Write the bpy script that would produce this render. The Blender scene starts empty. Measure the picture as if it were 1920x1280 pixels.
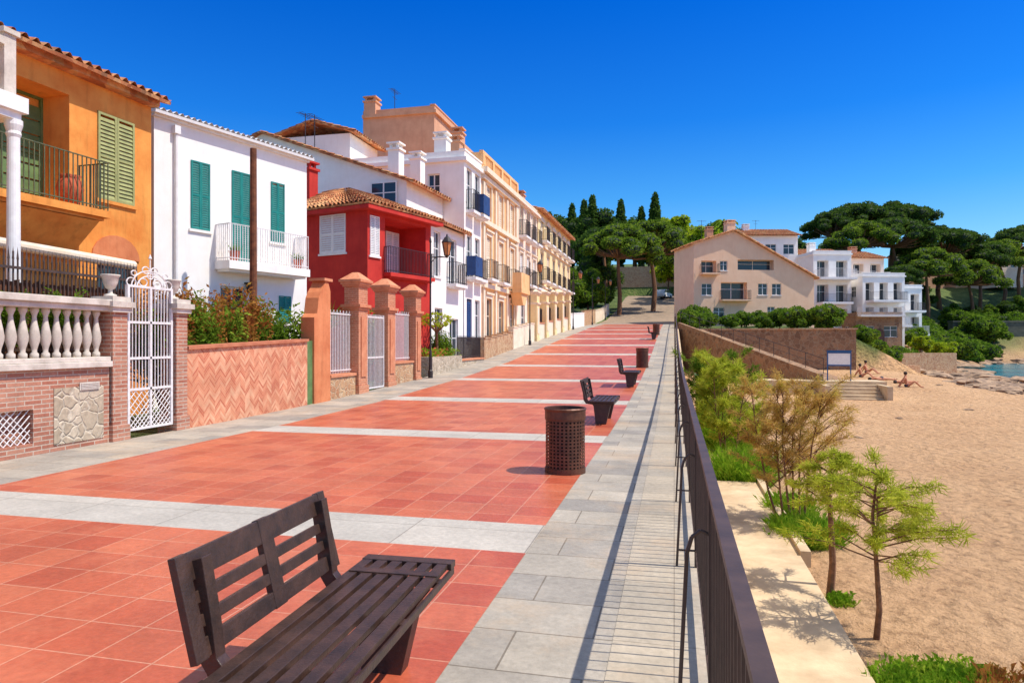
import bpy, math, random
from mathutils import Vector, Matrix, noise
R=random.Random(7)
SC=bpy.context.scene
COL=SC.collection
V=Vector
def lin(c): return tuple(((x/255)/12.92 if x/255<=.04045 else ((x/255+.055)/1.055)**2.4) for x in c[:3])
def S(x,a,b):
    t=max(0,min(1,(x-a)/(b-a))); return t*t*(3-2*t)
def lerp(a,b,t): return a+(b-a)*t
PR=[(-60,0),(12,0),(16,.06),(23,.3),(30,.65),(43,1.6),(60,2.75),(75,3.5),(86,4.3),(100,6),(120,9.2),(127.5,10),(128.6,14.5),(200,24),(400,34),(2000,40)]
def prof(y):
    for (a,za),(b,zb) in zip(PR,PR[1:]):
        if y<=b: return lerp(za,zb,max(0,(y-a)/(b-a)))
    return 40
# ---------------- mesh builder
class MB:
    def __init__(s): s.v=[];s.f=[];s.mi=[];s.M=None
    def add(s,vs,fs,m=0):
        n=len(s.v)
        for p in vs:
            p=V(p); s.v.append(tuple(s.M@p) if s.M else tuple(p))
        for f in fs: s.f.append(tuple(i+n for i in f)); s.mi.append(m)
    def box(s,x0,x1,y0,y1,z0,z1,m=0):
        s.add([(x0,y0,z0),(x1,y0,z0),(x1,y1,z0),(x0,y1,z0),(x0,y0,z1),(x1,y0,z1),(x1,y1,z1),(x0,y1,z1)],
          [(3,2,1,0),(4,5,6,7),(0,1,5,4),(1,2,6,5),(2,3,7,6),(3,0,4,7)],m); return s
    def cyl(s,p0,p1,r0,r1=None,n=8,m=0,cap=True):
        r1=r0 if r1 is None else r1
        p0=V(p0);p1=V(p1);d=(p1-p0)
        if d.length<1e-6: return s
        d.normalize(); a=d.orthogonal().normalized(); b=d.cross(a)
        vs=[]
        for p,r in((p0,r0),(p1,r1)):
            for i in range(n):
                t=2*math.pi*i/n; vs.append(p+(a*math.cos(t)+b*math.sin(t))*r)
        fs=[(i,(i+1)%n,n+(i+1)%n,n+i) for i in range(n)]
        if cap: fs+=[tuple(range(n-1,-1,-1)),tuple(range(n,2*n))]
        s.add(vs,fs,m); return s
    def chain(s,pts,r,n=6,m=0,r1=None):
        k=len(pts)-1
        for i in range(k):
            a=r if r1 is None else lerp(r,r1,i/k); b=r if r1 is None else lerp(r,r1,(i+1)/k)
            s.cyl(pts[i],pts[i+1],a,b,n,m)
        return s
    def lathe(s,cx,cy,pf,n=14,m=0):
        vs=[];fs=[]
        for r,z in pf:
            for i in range(n):
                t=2*math.pi*i/n; vs.append((cx+r*math.cos(t),cy+r*math.sin(t),z))
        for j in range(len(pf)-1):
            for i in range(n): fs.append((j*n+i,j*n+(i+1)%n,(j+1)*n+(i+1)%n,(j+1)*n+i))
        fs+=[tuple(range(n-1,-1,-1)),tuple(range((len(pf)-1)*n,len(pf)*n))]
        s.add(vs,fs,m); return s
    def prism(s,poly,a,b,ax='y',m=0):
        n=len(poly)
        mk={'y':lambda p,t:(p[0],t,p[1]),'x':lambda p,t:(t,p[0],p[1]),'z':lambda p,t:(p[0],p[1],t)}[ax]
        vs=[mk(p,a) for p in poly]+[mk(p,b) for p in poly]
        fs=[tuple(range(n)),tuple(range(2*n-1,n-1,-1))]+[(i,n+i,n+(i+1)%n,(i+1)%n) for i in range(n)]
        s.add(vs,fs,m); return s
    def obj(s,name,mats,parent=None,M=None,smooth=False,label=None,cat=None,kind=None,group=None,bev=0):
        me=bpy.data.meshes.new(name); me.from_pydata(s.v,[],s.f)
        if not isinstance(mats,(list,tuple)): mats=[mats]
        for m in mats: me.materials.append(m)
        if len(mats)>1: me.polygons.foreach_set('material_index',s.mi)
        if smooth: me.polygons.foreach_set('use_smooth',[True]*len(me.polygons))
        me.update()
        o=mkobj(name,me,parent,M,label,cat,kind,group)
        if bev:
            b=o.modifiers.new('bevel','BEVEL'); b.width=bev; b.segments=2; b.limit_method='ANGLE'
        return o
def mkobj(name,data,parent=None,M=None,label=None,cat=None,kind=None,group=None):
    o=bpy.data.objects.new(name,data); COL.objects.link(o)
    if parent: o.parent=parent
    if M is not None: o.matrix_basis=M
    if label: o['label']=label
    if cat: o['category']=cat
    if kind: o['kind']=kind
    if group: o['group']=group
    return o
def T(x,y,z,rz=0,sc=1,rx=0): return Matrix.Translation((x,y,z))@Matrix.Rotation(math.radians(rz),4,'Z')@Matrix.Rotation(math.radians(rx),4,'X')@Matrix.Scale(sc,4)
def thing(name,label,cat,M,group=None): return mkobj(name,None,None,M,label,cat,None,group)
def copytree(o,M):
    n=o.copy(); COL.objects.link(n); n.matrix_basis=M
    def rec(a,b):
        for c in a.children:
            k=c.copy(); COL.objects.link(k); k.parent=b; k.matrix_basis=c.matrix_basis; rec(c,k)
    rec(o,n); return n
# ---------------- materials
class NT:
    def __init__(s,name):
        s.m=bpy.data.materials.new(name); s.m.use_nodes=True; s.t=s.m.node_tree; s.b=s.t.nodes['Principled BSDF']
    def n(s,ty,**k):
        x=s.t.nodes.new(ty)
        for a,b in k.items(): setattr(x,a,b)
        return x
    def l(s,a,b): s.t.links.new(a,b)
    def noise(s,vec,scale,det=4,rough=.6):
        x=s.n('ShaderNodeTexNoise'); x.inputs['Scale'].default_value=scale; x.inputs['Detail'].default_value=det; x.inputs['Roughness'].default_value=rough
        if vec: s.l(vec,x.inputs['Vector'])
        return x.outputs['Fac']
    def ramp(s,fac,stops):
        x=s.n('ShaderNodeValToRGB'); e=x.color_ramp.elements
        while len(e)<len(stops): e.new(.5)
        for i,(p,c) in enumerate(stops): e[i].position=p; e[i].color=(*c,1)
        s.l(fac,x.inputs[0]); return x.outputs[0]
    def mix(s,f,a,b,bt='MIX'):
        x=s.n('ShaderNodeMix',data_type='RGBA',blend_type=bt)
        for i,val in((0,f),(6,a),(7,b)):
            if hasattr(val,'is_linked'): s.l(val,x.inputs[i])
            elif i==0: x.inputs[0].default_value=val
            else: x.inputs[i].default_value=(*val,1)
        return x.outputs[2]
    def math(s,op,a,b=None,c=None):
        x=s.n('ShaderNodeMath',operation=op)
        for i,v in enumerate((a,b,c)):
            if v is None: continue
            if hasattr(v,'is_linked'): s.l(v,x.inputs[i])
            else: x.inputs[i].default_value=v
        return x.outputs[0]
    def co(s): return s.n('ShaderNodeTexCoord').outputs['Object']
    def bump(s,h,st,dist=.02):
        x=s.n('ShaderNodeBump'); x.inputs['Strength'].default_value=st; x.inputs['Distance'].default_value=dist
        s.l(h,x.inputs['Height']); s.l(x.outputs[0],s.b.inputs['Normal'])
    def wallvec(s,co):
        sp=s.n('ShaderNodeSeparateXYZ'); s.l(co,sp.inputs[0]); a=s.math('ADD',sp.outputs[0],sp.outputs[1])
        c=s.n('ShaderNodeCombineXYZ'); s.l(a,c.inputs[0]); s.l(sp.outputs[2],c.inputs[1]); return c.outputs[0]
def plain(name,c,c2=None,sc=3,rough=.85,bump=.25,bs=40,metal=0,dist=.01,lo=.35,hi=.68):
    t=NT(name); co=t.co(); a=lin(c); b=lin(c2) if c2 else tuple(x*.72 for x in a)
    f=t.noise(co,sc,6,.65); col=t.ramp(f,[(lo,b),(hi,a)])
    t.l(col,t.b.inputs['Base Color']); t.b.inputs['Roughness'].default_value=rough; t.b.inputs['Metallic'].default_value=metal
    if bump: t.bump(t.noise(co,bs,4),bump,dist)
    return t.m
def stucco(name,c,c2,stain=.35):
    t=NT(name); co=t.co(); a=lin(c); b=lin(c2)
    f=t.noise(co,1.1,7,.7); col=t.ramp(f,[(.33,b),(.62,a)])
    mp=t.n('ShaderNodeMapping'); mp.inputs['Scale'].default_value=(3,3,.35); t.l(co,mp.inputs[0])
    f2=t.noise(mp.outputs[0],1.6,5,.7); st=t.ramp(f2,[(.5,(1,1,1)),(.78,tuple(1-stain*x for x in (.8,.9,1)))])
    col=t.mix(1,col,st,'MULTIPLY'); t.l(col,t.b.inputs['Base Color']); t.b.inputs['Roughness'].default_value=.92
    t.bump(t.noise(co,28,5,.7),.35,.012); return t.m
def brick(name,c1,c2,mort,w,h,ms,ground=False,off=.5,rough=.85,bump=.5,nz=.35,spots=None):
    t=NT(name); co=t.co(); v=co if ground else t.wallvec(co)
    x=t.n('ShaderNodeTexBrick',offset=off,offset_frequency=2)
    x.inputs['Scale'].default_value=1; x.inputs['Brick Width'].default_value=w; x.inputs['Row Height'].default_value=h
    x.inputs['Mortar Size'].default_value=ms; x.inputs['Mortar Smooth'].default_value=.2
    x.inputs['Color1'].default_value=(*lin(c1),1);x.inputs['Color2'].default_value=(*lin(c2),1);x.inputs['Mortar'].default_value=(*lin(mort),1)
    t.l(v,x.inputs['Vector'])
    g=t.ramp(t.noise(co,1.3,6,.7),[(.3,(1-nz,)*3),(.7,(1,1,1))]); col=t.mix(1,x.outputs[0],g,'MULTIPLY')
    g2=t.ramp(t.noise(co,22,5,.7),[(.3,(.8,.8,.8)),(.7,(1.08,1.08,1.08))]); col=t.mix(1,col,g2,'MULTIPLY')
    if spots: col=t.mix(t.ramp(t.noise(co,.7,6,.75),[(.5,(0,0,0)),(.75,(.6,.6,.6))]),col,lin(spots))
    t.l(col,t.b.inputs['Base Color']); t.b.inputs['Roughness'].default_value=rough
    t.bump(t.math('SUBTRACT',t.noise(co,30,4),x.outputs[1]),bump,.01); return t.m
def rubble(name,c1,c2,mort,sc):
    t=NT(name); co=t.co(); x=t.n('ShaderNodeTexVoronoi',feature='DISTANCE_TO_EDGE'); x.inputs['Scale'].default_value=sc
    y=t.n('ShaderNodeTexVoronoi'); y.inputs['Scale'].default_value=sc
    mp=t.n('ShaderNodeVectorMath',operation='ADD'); nn=t.n('ShaderNodeTexNoise'); nn.inputs['Scale'].default_value=3
    t.l(co,nn.inputs[0]); vm=t.n('ShaderNodeVectorMath',operation='SCALE'); vm.inputs[3].default_value=.25; t.l(nn.outputs[1],vm.inputs[0])
    t.l(co,mp.inputs[0]); t.l(vm.outputs[0],mp.inputs[1]); t.l(mp.outputs[0],x.inputs[0]); t.l(mp.outputs[0],y.inputs[0])
    sp=t.n('ShaderNodeSeparateColor'); t.l(y.outputs['Color'],sp.inputs[0])
    c=t.ramp(sp.outputs[0],[(0,lin(c1)),(1,lin(c2))]); e=t.ramp(x.outputs[0],[(.0,(0,0,0)),(.09,(1,1,1))])
    c=t.mix(e,lin(mort),c); g=t.ramp(t.noise(co,14,5),[(.3,(.7,.7,.7)),(.7,(1.05,1.05,1.05))]); c=t.mix(1,c,g,'MULTIPLY')
    t.l(c,t.b.inputs['Base Color']); t.b.inputs['Roughness'].default_value=.9; t.bump(e,.6,.03); return t.m
def leafm(name,c1,c2,c3,tr=.42,sc=1.2):
    t=NT(name); co=t.co(); f=t.noise(co,sc,3); f2=t.noise(co,sc*14,2)
    f=t.math('ADD',t.math('MULTIPLY',f,.55),t.math('MULTIPLY',f2,.45))
    col=t.ramp(f,[(.36,lin(c1)),(.5,lin(c2)),(.63,lin(c3))])
    d=t.n('ShaderNodeBsdfDiffuse'); tl=t.n('ShaderNodeBsdfTranslucent'); mx=t.n('ShaderNodeMixShader'); mx.inputs[0].default_value=tr
    t.l(col,d.inputs[0]); t.l(col,tl.inputs[0]); t.l(d.outputs[0],mx.inputs[1]); t.l(tl.outputs[0],mx.inputs[2])
    o=[n for n in t.t.nodes if n.type=='OUTPUT_MATERIAL'][0]; t.l(mx.outputs[0],o.inputs[0]); t.t.nodes.remove(t.b)
    return t.m
def herring():
    t=NT('herringbone_brick'); co=t.co(); sp=t.n('ShaderNodeSeparateXYZ'); t.l(co,sp.inputs[0])
    pp=t.math('PINGPONG',sp.outputs[0],.16); s=t.math('ADD',sp.outputs[2],t.math('MULTIPLY',pp,1.0))
    fr=t.math('FRACT',t.math('DIVIDE',s,.06)); idn=t.math('FLOOR',t.math('DIVIDE',s,.06)); idc=t.math('FLOOR',t.math('DIVIDE',sp.outputs[0],.16))
    c=t.n('ShaderNodeCombineXYZ'); t.l(idn,c.inputs[0]); t.l(idc,c.inputs[1]); w=t.n('ShaderNodeTexWhiteNoise'); t.l(c.outputs[0],w.inputs[0])
    col=t.ramp(w.outputs[0],[(0,lin((200,112,80))),(.5,lin((222,146,108))),(1,lin((234,178,140)))])
    e=t.ramp(fr,[(.0,(0,0,0)),(.16,(1,1,1))]); col=t.mix(e,lin((238,198,168)),col)
    g=t.ramp(t.noise(co,2,6,.7),[(.35,(.8,.77,.75)),(.65,(1.05,1.05,1.05))]); col=t.mix(1,col,g,'MULTIPLY')
    t.l(col,t.b.inputs['Base Color']); t.b.inputs['Roughness'].default_value=.9; t.bump(e,.4,.01); return t.m
def tilem():
    t=NT('terracotta_roof_tile'); co=t.co(); x=t.n('ShaderNodeTexVoronoi'); x.inputs['Scale'].default_value=5; t.l(co,x.inputs[0])
    sp=t.n('ShaderNodeSeparateColor'); t.l(x.outputs['Color'],sp.inputs[0])
    c=t.ramp(sp.outputs[0],[(0,lin((170,96,58))),(.45,lin((214,138,88))),(.8,lin((228,174,118))),(1,lin((140,92,66)))])
    g=t.ramp(t.noise(co,9,5),[(.3,(.65,.65,.65)),(.7,(1.05,1.05,1.05))]); c=t.mix(1,c,g,'MULTIPLY')
    t.l(c,t.b.inputs['Base Color']); t.b.inputs['Roughness'].default_value=.9; return t.m
def glassm():
    t=NT('window_glass'); t.b.inputs['Base Color'].default_value=(.03,.045,.06,1); t.b.inputs['Roughness'].default_value=.08; return t.m
def groundm():
    t=NT('sand_and_earth'); co=t.co(); at=t.n('ShaderNodeAttribute',attribute_name='mask'); sp=t.n('ShaderNodeSeparateColor'); t.l(at.outputs['Color'],sp.inputs[0])
    sand=t.ramp(t.noise(co,.35,7,.7),[(.3,lin((204,158,112))),(.7,lin((228,184,136)))])
    f=t.noise(co,6,6,.7); sand=t.mix(1,sand,t.ramp(f,[(.34,(.64,.6,.56)),(.52,(1.02,1.02,1.02))]),'MULTIPLY')
    gr=t.ramp(t.noise(co,.5,6,.7),[(.35,lin((58,80,30))),(.58,lin((96,112,52))),(.78,lin((150,130,88)))])
    c=t.mix(sp.outputs[0],sand,gr); wet=t.mix(sp.outputs[1],c,lin((146,118,88)))
    t.l(wet,t.b.inputs['Base Color']); t.b.inputs['Roughness'].default_value=.95
    v=t.n('ShaderNodeTexVoronoi',feature='SMOOTH_F1'); v.inputs['Scale'].default_value=3.6; t.l(co,v.inputs[0])
    h=t.math('ADD',t.math('MULTIPLY',v.outputs[0],1.1),t.math('MULTIPLY',t.noise(co,6,6,.7),1.3)); t.bump(h,1.0,.15); return t.m
def seam():
    t=NT('sea_water'); co=t.co(); c=t.ramp(t.noise(co,.06,4),[(.4,lin((8,80,112))),(.62,lin((30,140,156)))])
    t.l(c,t.b.inputs['Base Color']); t.b.inputs['Roughness'].default_value=.15; t.bump(t.noise(co,1.6,5),.6,.15); return t.m
m_tile=brick('red_promenade_tile',(218,118,82),(194,88,60),(222,156,126),.36,.36,.005,True,0,.38,.3,.3,(222,138,102))
m_slab=brick('grey_stone_slab',(196,184,166),(164,156,146),(140,128,112),.85,.46,.006,True,.5,.8,.4,.38,(200,168,132))
m_slab2=brick('small_pale_stone_slab',(202,186,162),(184,172,154),(160,146,128),.52,.46,.004,True,.0,.85,.3,.3,(206,172,134))
m_band=brick('pale_granite_band',(206,196,182),(192,184,172),(158,148,136),1.1,.8,.006,True,.0,.8,.3,.26)
m_asph=plain('worn_asphalt_path',(172,148,122),(130,112,94),1.5)
m_conc=plain('weathered_concrete',(224,198,160),(184,158,124),1.4,bump=.4)
m_brick=brick('old_pink_brick',(212,150,122),(184,112,88),(214,190,168),.26,.065,.009)
m_brick2=brick('salmon_orange_brick',(226,150,110),(206,122,84),(228,178,144),.22,.06,.008,nz=.25)
m_cap=plain('moulded_terracotta_cap',(222,150,110),(196,120,84),5)
m_rub=rubble('beige_rubble_stone',(212,194,168),(176,156,130),(218,202,178),5)
m_rub2=rubble('brown_rubble_stone',(176,134,98),(132,98,72),(168,142,112),2.6)
m_rub3=rubble('garden_wall_stone',(214,174,130),(186,130,92),(224,196,160),5.5)
m_stone=plain('pale_cut_stone',(226,214,200),(186,174,160),4)
m_her=herring(); m_rt=tilem(); m_gl=glassm()
m_or=stucco('orange_stucco',(240,164,78),(220,128,50)); m_wh=stucco('white_stucco',(250,246,240),(242,236,228),.08)
m_red=stucco('red_stucco',(208,56,44),(186,40,34),.22); m_bei=stucco('beige_stucco',(252,208,172),(244,196,158),.1)
m_tero=stucco('terracotta_stucco',(222,140,92),(196,108,64),.3)
m_tan=stucco('tan_stucco',(224,172,136),(208,152,118),.15); m_crm=stucco('cream_yellow_stucco',(248,222,168),(238,206,148),.15)
m_och=stucco('ochre_sandstone',(246,198,142),(232,176,116),.2); m_pnk=stucco('pale_pink_stucco',(248,226,206),(240,212,190),.12)
m_trim=plain('cream_trim',(246,230,206),(232,210,180),3,bump=.1); m_wp=plain('white_paint',(244,242,238),(230,226,222),6,.5,.05)
m_wpi=plain('white_painted_iron',(244,240,238),(216,208,204),12,.4,.05); m_gsh=plain('sage_green_paint',(176,176,112),(140,144,88),3,.6,.1)
m_dgr=plain('dark_green_paint',(112,142,84),(82,110,62),3,.6,.1); m_teal=plain('teal_paint',(24,148,136),(10,116,110),3,.55,.1)
m_grail=plain('olive_green_iron',(104,110,72),(74,80,52),8,.5,.1)
m_blu=plain('blue_canvas',(34,76,132),(22,54,104),3,.7,.1); m_iron=plain('dark_iron',(60,50,48),(40,32,32),10,.5,.1)
m_rail=plain('brown_painted_steel',(90,68,56),(66,50,42),6,.5,.08); m_bw=plain('dark_brown_bench_wood',(80,56,46),(52,38,32),9,.42,.3,60)
m_bin=plain('rusty_brown_steel',(116,72,52),(82,50,38),8,.5,.15,metal=.3); m_bark=plain('tree_bark',(150,106,74),(96,66,46),12,.95,.6,30)
m_pole=plain('weathered_brown_pole',(134,80,50),(88,50,30),9,.9,.4,30); m_terr=plain('terracotta_clay',(206,100,60),(170,76,44),5,.8)
m_brdr=plain('red_brown_coping',(206,132,96),(178,104,74),4); m_rock=plain('shore_rock',(196,162,128),(118,96,78),1.5,.9,.8,5,dist=.12)
m_dark=plain('dark_interior',(52,42,38),(34,28,26),3); m_lamp=plain('amber_lantern_glass',(214,140,84),(190,110,60),5,.3,.05)
m_car=plain('white_car_paint',(232,232,234),(220,220,222),2,.25,0); m_tyre=plain('black_rubber',(28,28,28),(18,18,18),3)
m_skin=plain('tanned_skin',(206,138,100),(190,122,86),6,.6,0); m_hair=plain('dark_brown_hair',(50,34,24),(36,24,16),9,.7,0); m_swim=plain('dark_swimwear',(40,44,70),(30,30,50),9,.7,0)
m_bluep=plain('blue_sign_paint',(30,92,150),(24,74,124),4,.5,.05); m_hwall=plain('grey_green_harbour_wall',(104,104,88),(76,78,66),1,.9)
L_pine=leafm('stone_pine_needles',(60,86,26),(110,138,42),(164,178,70)); L_dark=leafm('dark_green_foliage',(42,66,28),(76,104,42),(118,136,58))
L_lime=leafm('lime_green_foliage',(110,132,24),(166,186,40),(206,214,70)); L_brown=leafm('dry_olive_brown_foliage',(176,138,72),(208,172,96),(184,178,74),.5,sc=3)
L_ygr=leafm('yellow_green_needles',(124,138,36),(180,188,58),(216,216,94),.5,sc=4); L_mid=leafm('mid_green_foliage',(64,94,26),(108,138,42),(156,172,66))
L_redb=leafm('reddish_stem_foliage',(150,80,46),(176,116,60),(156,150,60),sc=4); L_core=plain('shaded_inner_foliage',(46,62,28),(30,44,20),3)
L_grass=leafm('fresh_grass',(84,126,28),(126,166,40),(176,190,66),sc=4)
# ---------------- terrain
def sea_s(x,y):
    n=noise.noise((x*.08,y*.08,0))*5+noise.noise((x*.3,y*.3,3))*1.5
    return min(x-(28+.37*(y-76)),(y-74)+max(0,(x-45))*2,134-y)+n
def terr(x,y):
    p=prof(y)
    if x<.26: return p-.06
    s=sea_s(x,y)
    b=-1.8+1.45*S(y,32,72)*(1-S(x,15,25))+4.3*S(y,76,100)*S(-s,0,12)
    if y>60.05 and x<22: b=lerp(p-.25,b,S(x,12,20)) if x>12 else p-.25
    Ys=100+max(0,min(50,x-15))*1.1
    if x>12:
        b+=(13*S(y,Ys,Ys+45)+8*S(y,Ys+40,Ys+120))*S(x,12,22)
        if y>190: b=max(b,lerp(b,24,S(y,190,300)))
    f=S(-s,-7,4)
    b=-3.4+(b+3.4)*f
    b+=noise.noise((x*.5,y*.5,1))*.09
    return b
def rng(a,b,st):
    r=[];x=a
    while x<b-1e-6: r.append(x); x+=st
    return r
xs=[-900,-500,-300,-200,-130,-90,-60,-40,-25,-15,-10,-8,-4,-1,.25,.27]+rng(.8,14,.7)+[14]+rng(14.8,62,1.0)+rng(62,110,4)+[120,150,200,300,500,900]
ys=[-60,-30,-15,-8]+rng(-4,30,.8)+rng(30,60,1.2)+[60.0,60.1]+rng(61.5,127,1.6)+[127.5,128.6]+rng(131,220,3)+[240,280,340,420,600,900,1500]
vs=[];mask=[]
for y in ys:
    for x in xs:
        z=terr(x,y); vs.append((x,y,z))
        g=S(y,88,104) if x>.26 else 1
        if x>.26 and 60.05<y<76 and x<16: g=1
        s=sea_s(x,y)
        if x>30: g=S(y,100+(x-30),118+(x-30))*S(-s,1,7)
        mask.append((g,S(s,-5,-1)*(1-g)*.8 if y>60 else 0,0,1))
nx=len(xs); fs=[(j*nx+i,j*nx+i+1,(j+1)*nx+i+1,(j+1)*nx+i) for j in range(len(ys)-1) for i in range(nx-1)]
me=bpy.data.meshes.new('ground'); me.from_pydata(vs,[],fs); me.materials.append(groundm())
ca=me.color_attributes.new('mask','FLOAT_COLOR','POINT'); ca.data.foreach_set('color',[c for m in mask for c in m])
me.polygons.foreach_set('use_smooth',[True]*len(fs))
mkobj('ground',me,kind='structure',label='sandy beach and green hillside ground',cat='ground')
b=MB(); b.add([(20,-300,-2.2),(900,-300,-2.2),(900,210,-2.2),(20,210,-2.2)],[(0,1,2,3)]); b.obj('sea',seam(),kind='structure',label='blue green sea water in a small cove',cat='sea')
def strip(b,x0,x1,y0,y1,dz,m=0):
    Y=[y0]+[k for k in rng(math.floor(y0)+1,y1,1.0)]+[y1]
    vs=[]
    for y in Y: vs+=[(x0,y,prof(y)+dz),(x1,y,prof(y)+dz)]
    b.add(vs,[(2*i,2*i+1,2*i+3,2*i+2) for i in range(len(Y)-1)],m)
b=MB(); strip(b,-8.75,.2,-5,76,0,0); b.obj('pavement',m_slab,kind='structure',label='grey stone slab pavement of the promenade',cat='pavement')
b=MB(); strip(b,-.32,.2,-5,76,.004,0); b.obj('pavement',m_slab2,kind='structure',label='narrow pale stone paving beside the railing',cat='pavement')
bt=MB(); bb=MB(); y=5.04-5.75*2
while y<70:
    strip(bb,-7.32,-1.09,y,y+.8,.004); strip(bt,-7.32,-1.09,y+.8,y+5.75,.004); y+=5.75
bt.obj('tiled_pavement',m_tile,kind='structure',label='red terracotta tiled promenade paving',cat='pavement')
bb.obj('pavement',m_band,kind='structure',label='pale granite bands crossing the red tiles',cat='pavement')
b=MB(); strip(b,-8.2,.2,76,127,.01); b.obj('road',m_asph,kind='structure',label='grey road rising toward the trees',cat='road')
# sea wall + ledge
b=MB()
for y in rng(-5,76,1.0):
    z0,z1=prof(y),prof(y+1)
    b.add([(.2,y,z0+.0),(.36,y,z0+.0),(.36,y+1,z1+.0),(.2,y+1,z1+.0),(.36,y,-2.4),(.36,y+1,-2.4),(.2,y,-2.4),(.2,y+1,-2.4)],[(0,1,2,3),(1,4,5,2),(0,6,7,3)])
b.obj('sea_wall',m_conc,label='concrete retaining wall under the promenade edge',cat='wall')
b=MB(); b.box(.37,1.85,-4,16.5,-2.6,-1.62); b.box(1.85,2.0,11,17,-2.5,-1.55)
b.obj('path',m_conc,kind='structure',label='concrete ledge path along the beach wall',cat='path')
# ---------------- railing sections
RX=.158
def railing_section():
    E=thing('railing_section','dark brown steel railing section along the promenade edge','railing',T(RX,0,0),'railing sections along the promenade')
    b=MB().box(-.022,.022,0,2,.975,1.0); b.obj('top_rail',m_rail,E)
    b=MB().box(-.012,.012,0,2,.10,.125); b.obj('bottom_rail',m_rail,E)
    b=MB()
    for i in range(20): b.box(-.008,.008,.05+i*.1-.005,.05+i*.1+.005,.125,.975)
    b.obj('baluster_bars',m_rail,E)
    b=MB().box(-.018,.018,-.014,.014,0,.975)
    pts=[(-.0,.0,.78),(-.05,0,.80),(-.085,0,.77),(-.105,0,.7),(-.115,0,.5),(-.13,0,.2),(-.14,0,0)]
    b.chain(pts,.009,6); b.cyl((-.125,0,.12),(0,0,.12),.008); b.obj('post',m_rail,E)
    return E
E0=railing_section()
for i in range(0,39):
    y=-1+i*2; z=prof(y); an=math.degrees(math.atan((prof(y+2)-z)/2))
    M=T(RX,y,z,0,1,an)
    if i==0: E0.matrix_basis=M
    else: copytree(E0,M)
# ---------------- bench
def bench():
    E=thing('park_bench','dark brown slatted wooden bench facing the sea','bench',T(0,0,0),'benches along the promenade')
    b=MB()
    for i in range(6):
        x=-.20+i*.082; b.box(x,x+.056,-.66,.66,.425,.452)
    for y in(-.5,0,.5): b.box(-.2,.28,y-.03,y+.03,.395,.423)
    for y0,y1 in((-.74,-.662),(.662,.74)): b.box(-.205,.285,y0,y1,.42,.454)
    b.box(-.19,.275,.46,.52,.4525,.458)
    b.box(-.2,-.19,-.72,.72,.39,.425); b.box(.27,.285,-.72,.72,.385,.42)
    b.obj('seat',m_bw,E,bev=.004)
    Mx=Matrix.Translation((-.27,0,.47))@Matrix.Rotation(math.radians(-14),4,'Y')
    b=MB(); b.M=Mx
    for z0,z1 in((0,.07),(.105,.15),(.19,.235),(.275,.375)): b.box(-.013,.013,-.61,.5,z0,z1)
    for y0,y1 in((-.613,-.545),(-.095,-.005),(.435,.503)): b.box(-.016,.016,y0,y1,-.003,.378)
    b.obj('backrest',m_bw,E,bev=.003)
    for y in(-.5,.42):
        b=MB(); b.prism([(-.30,.82),(-.36,.80),(-.33,.62),(-.315,.45),(-.27,.38),(-.1,.36),(-.1,.395),(-.2,.41),(-.24,.46),(-.26,.6)],y-.028,y+.028)
        b.obj('back_support',m_bw,E,bev=.003)
        b=MB(); b.prism([(-.16,.39),(.24,.39),(.2,.34),(.12,.0),(-.08,0),(-.12,.34)],y-.05,y+.05); b.obj('leg',m_bw,E,bev=.003)
    return E
B0=bench(); B0.matrix_basis=T(-1.38,2.68,0,2)
for x,y in((-1.38,13.6),(-1.3,21.2),(-1.3,45)): copytree(B0,T(x,y,prof(y)+.004))
# ---------------- bin
def bin_():
    E=thing('litter_bin','round perforated rusty brown steel litter bin','litter bin',T(0,0,0),'litter bins along the promenade')
    b=MB(); n=30; rows=14; z0=.06; z1=.64; r=.24
    P=lambda i,z:(r*math.cos(2*math.pi*i/n),r*math.sin(2*math.pi*i/n),z)
    for j in range(rows):
        za=lerp(z0,z1,j/rows); zb=lerp(z0,z1,(j+1)/rows)
        for i in range(n):
            o=[P(i,za),P(i+1,za),P(i+1,zb),P(i,zb)]; q=[P(i+.25,lerp(za,zb,.25)),P(i+.75,lerp(za,zb,.25)),P(i+.75,lerp(za,zb,.75)),P(i+.25,lerp(za,zb,.75))]
            b.add(o+q,[(0,1,5,4),(1,2,6,5),(2,3,7,6),(3,0,4,7)])
    b.obj('perforated_body',m_bin,E)
    b=MB(); b.lathe(0,0,[(.246,.64),(.25,.66),(.25,.75),(.262,.775),(.25,.79),(.235,.785),(.23,.66)],28); b.obj('rim',m_bin,E)
    b=MB(); b.lathe(0,0,[(.2,.0),(.25,.0),(.25,.06),(.2,.06)],28); b.obj('base',m_bin,E)
    b=MB(); b.lathe(0,0,[(.19,.05),(.21,.74),(.2,.74),(.18,.08)],24); b.obj('liner',m_dark,E)
    return E
N0=bin_(); N0.matrix_basis=T(-1.3,8.3,.004)
copytree(N0,T(-1.25,28,prof(28)+.004)); copytree(N0,T(-1.25,50,prof(50)+.004))
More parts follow.
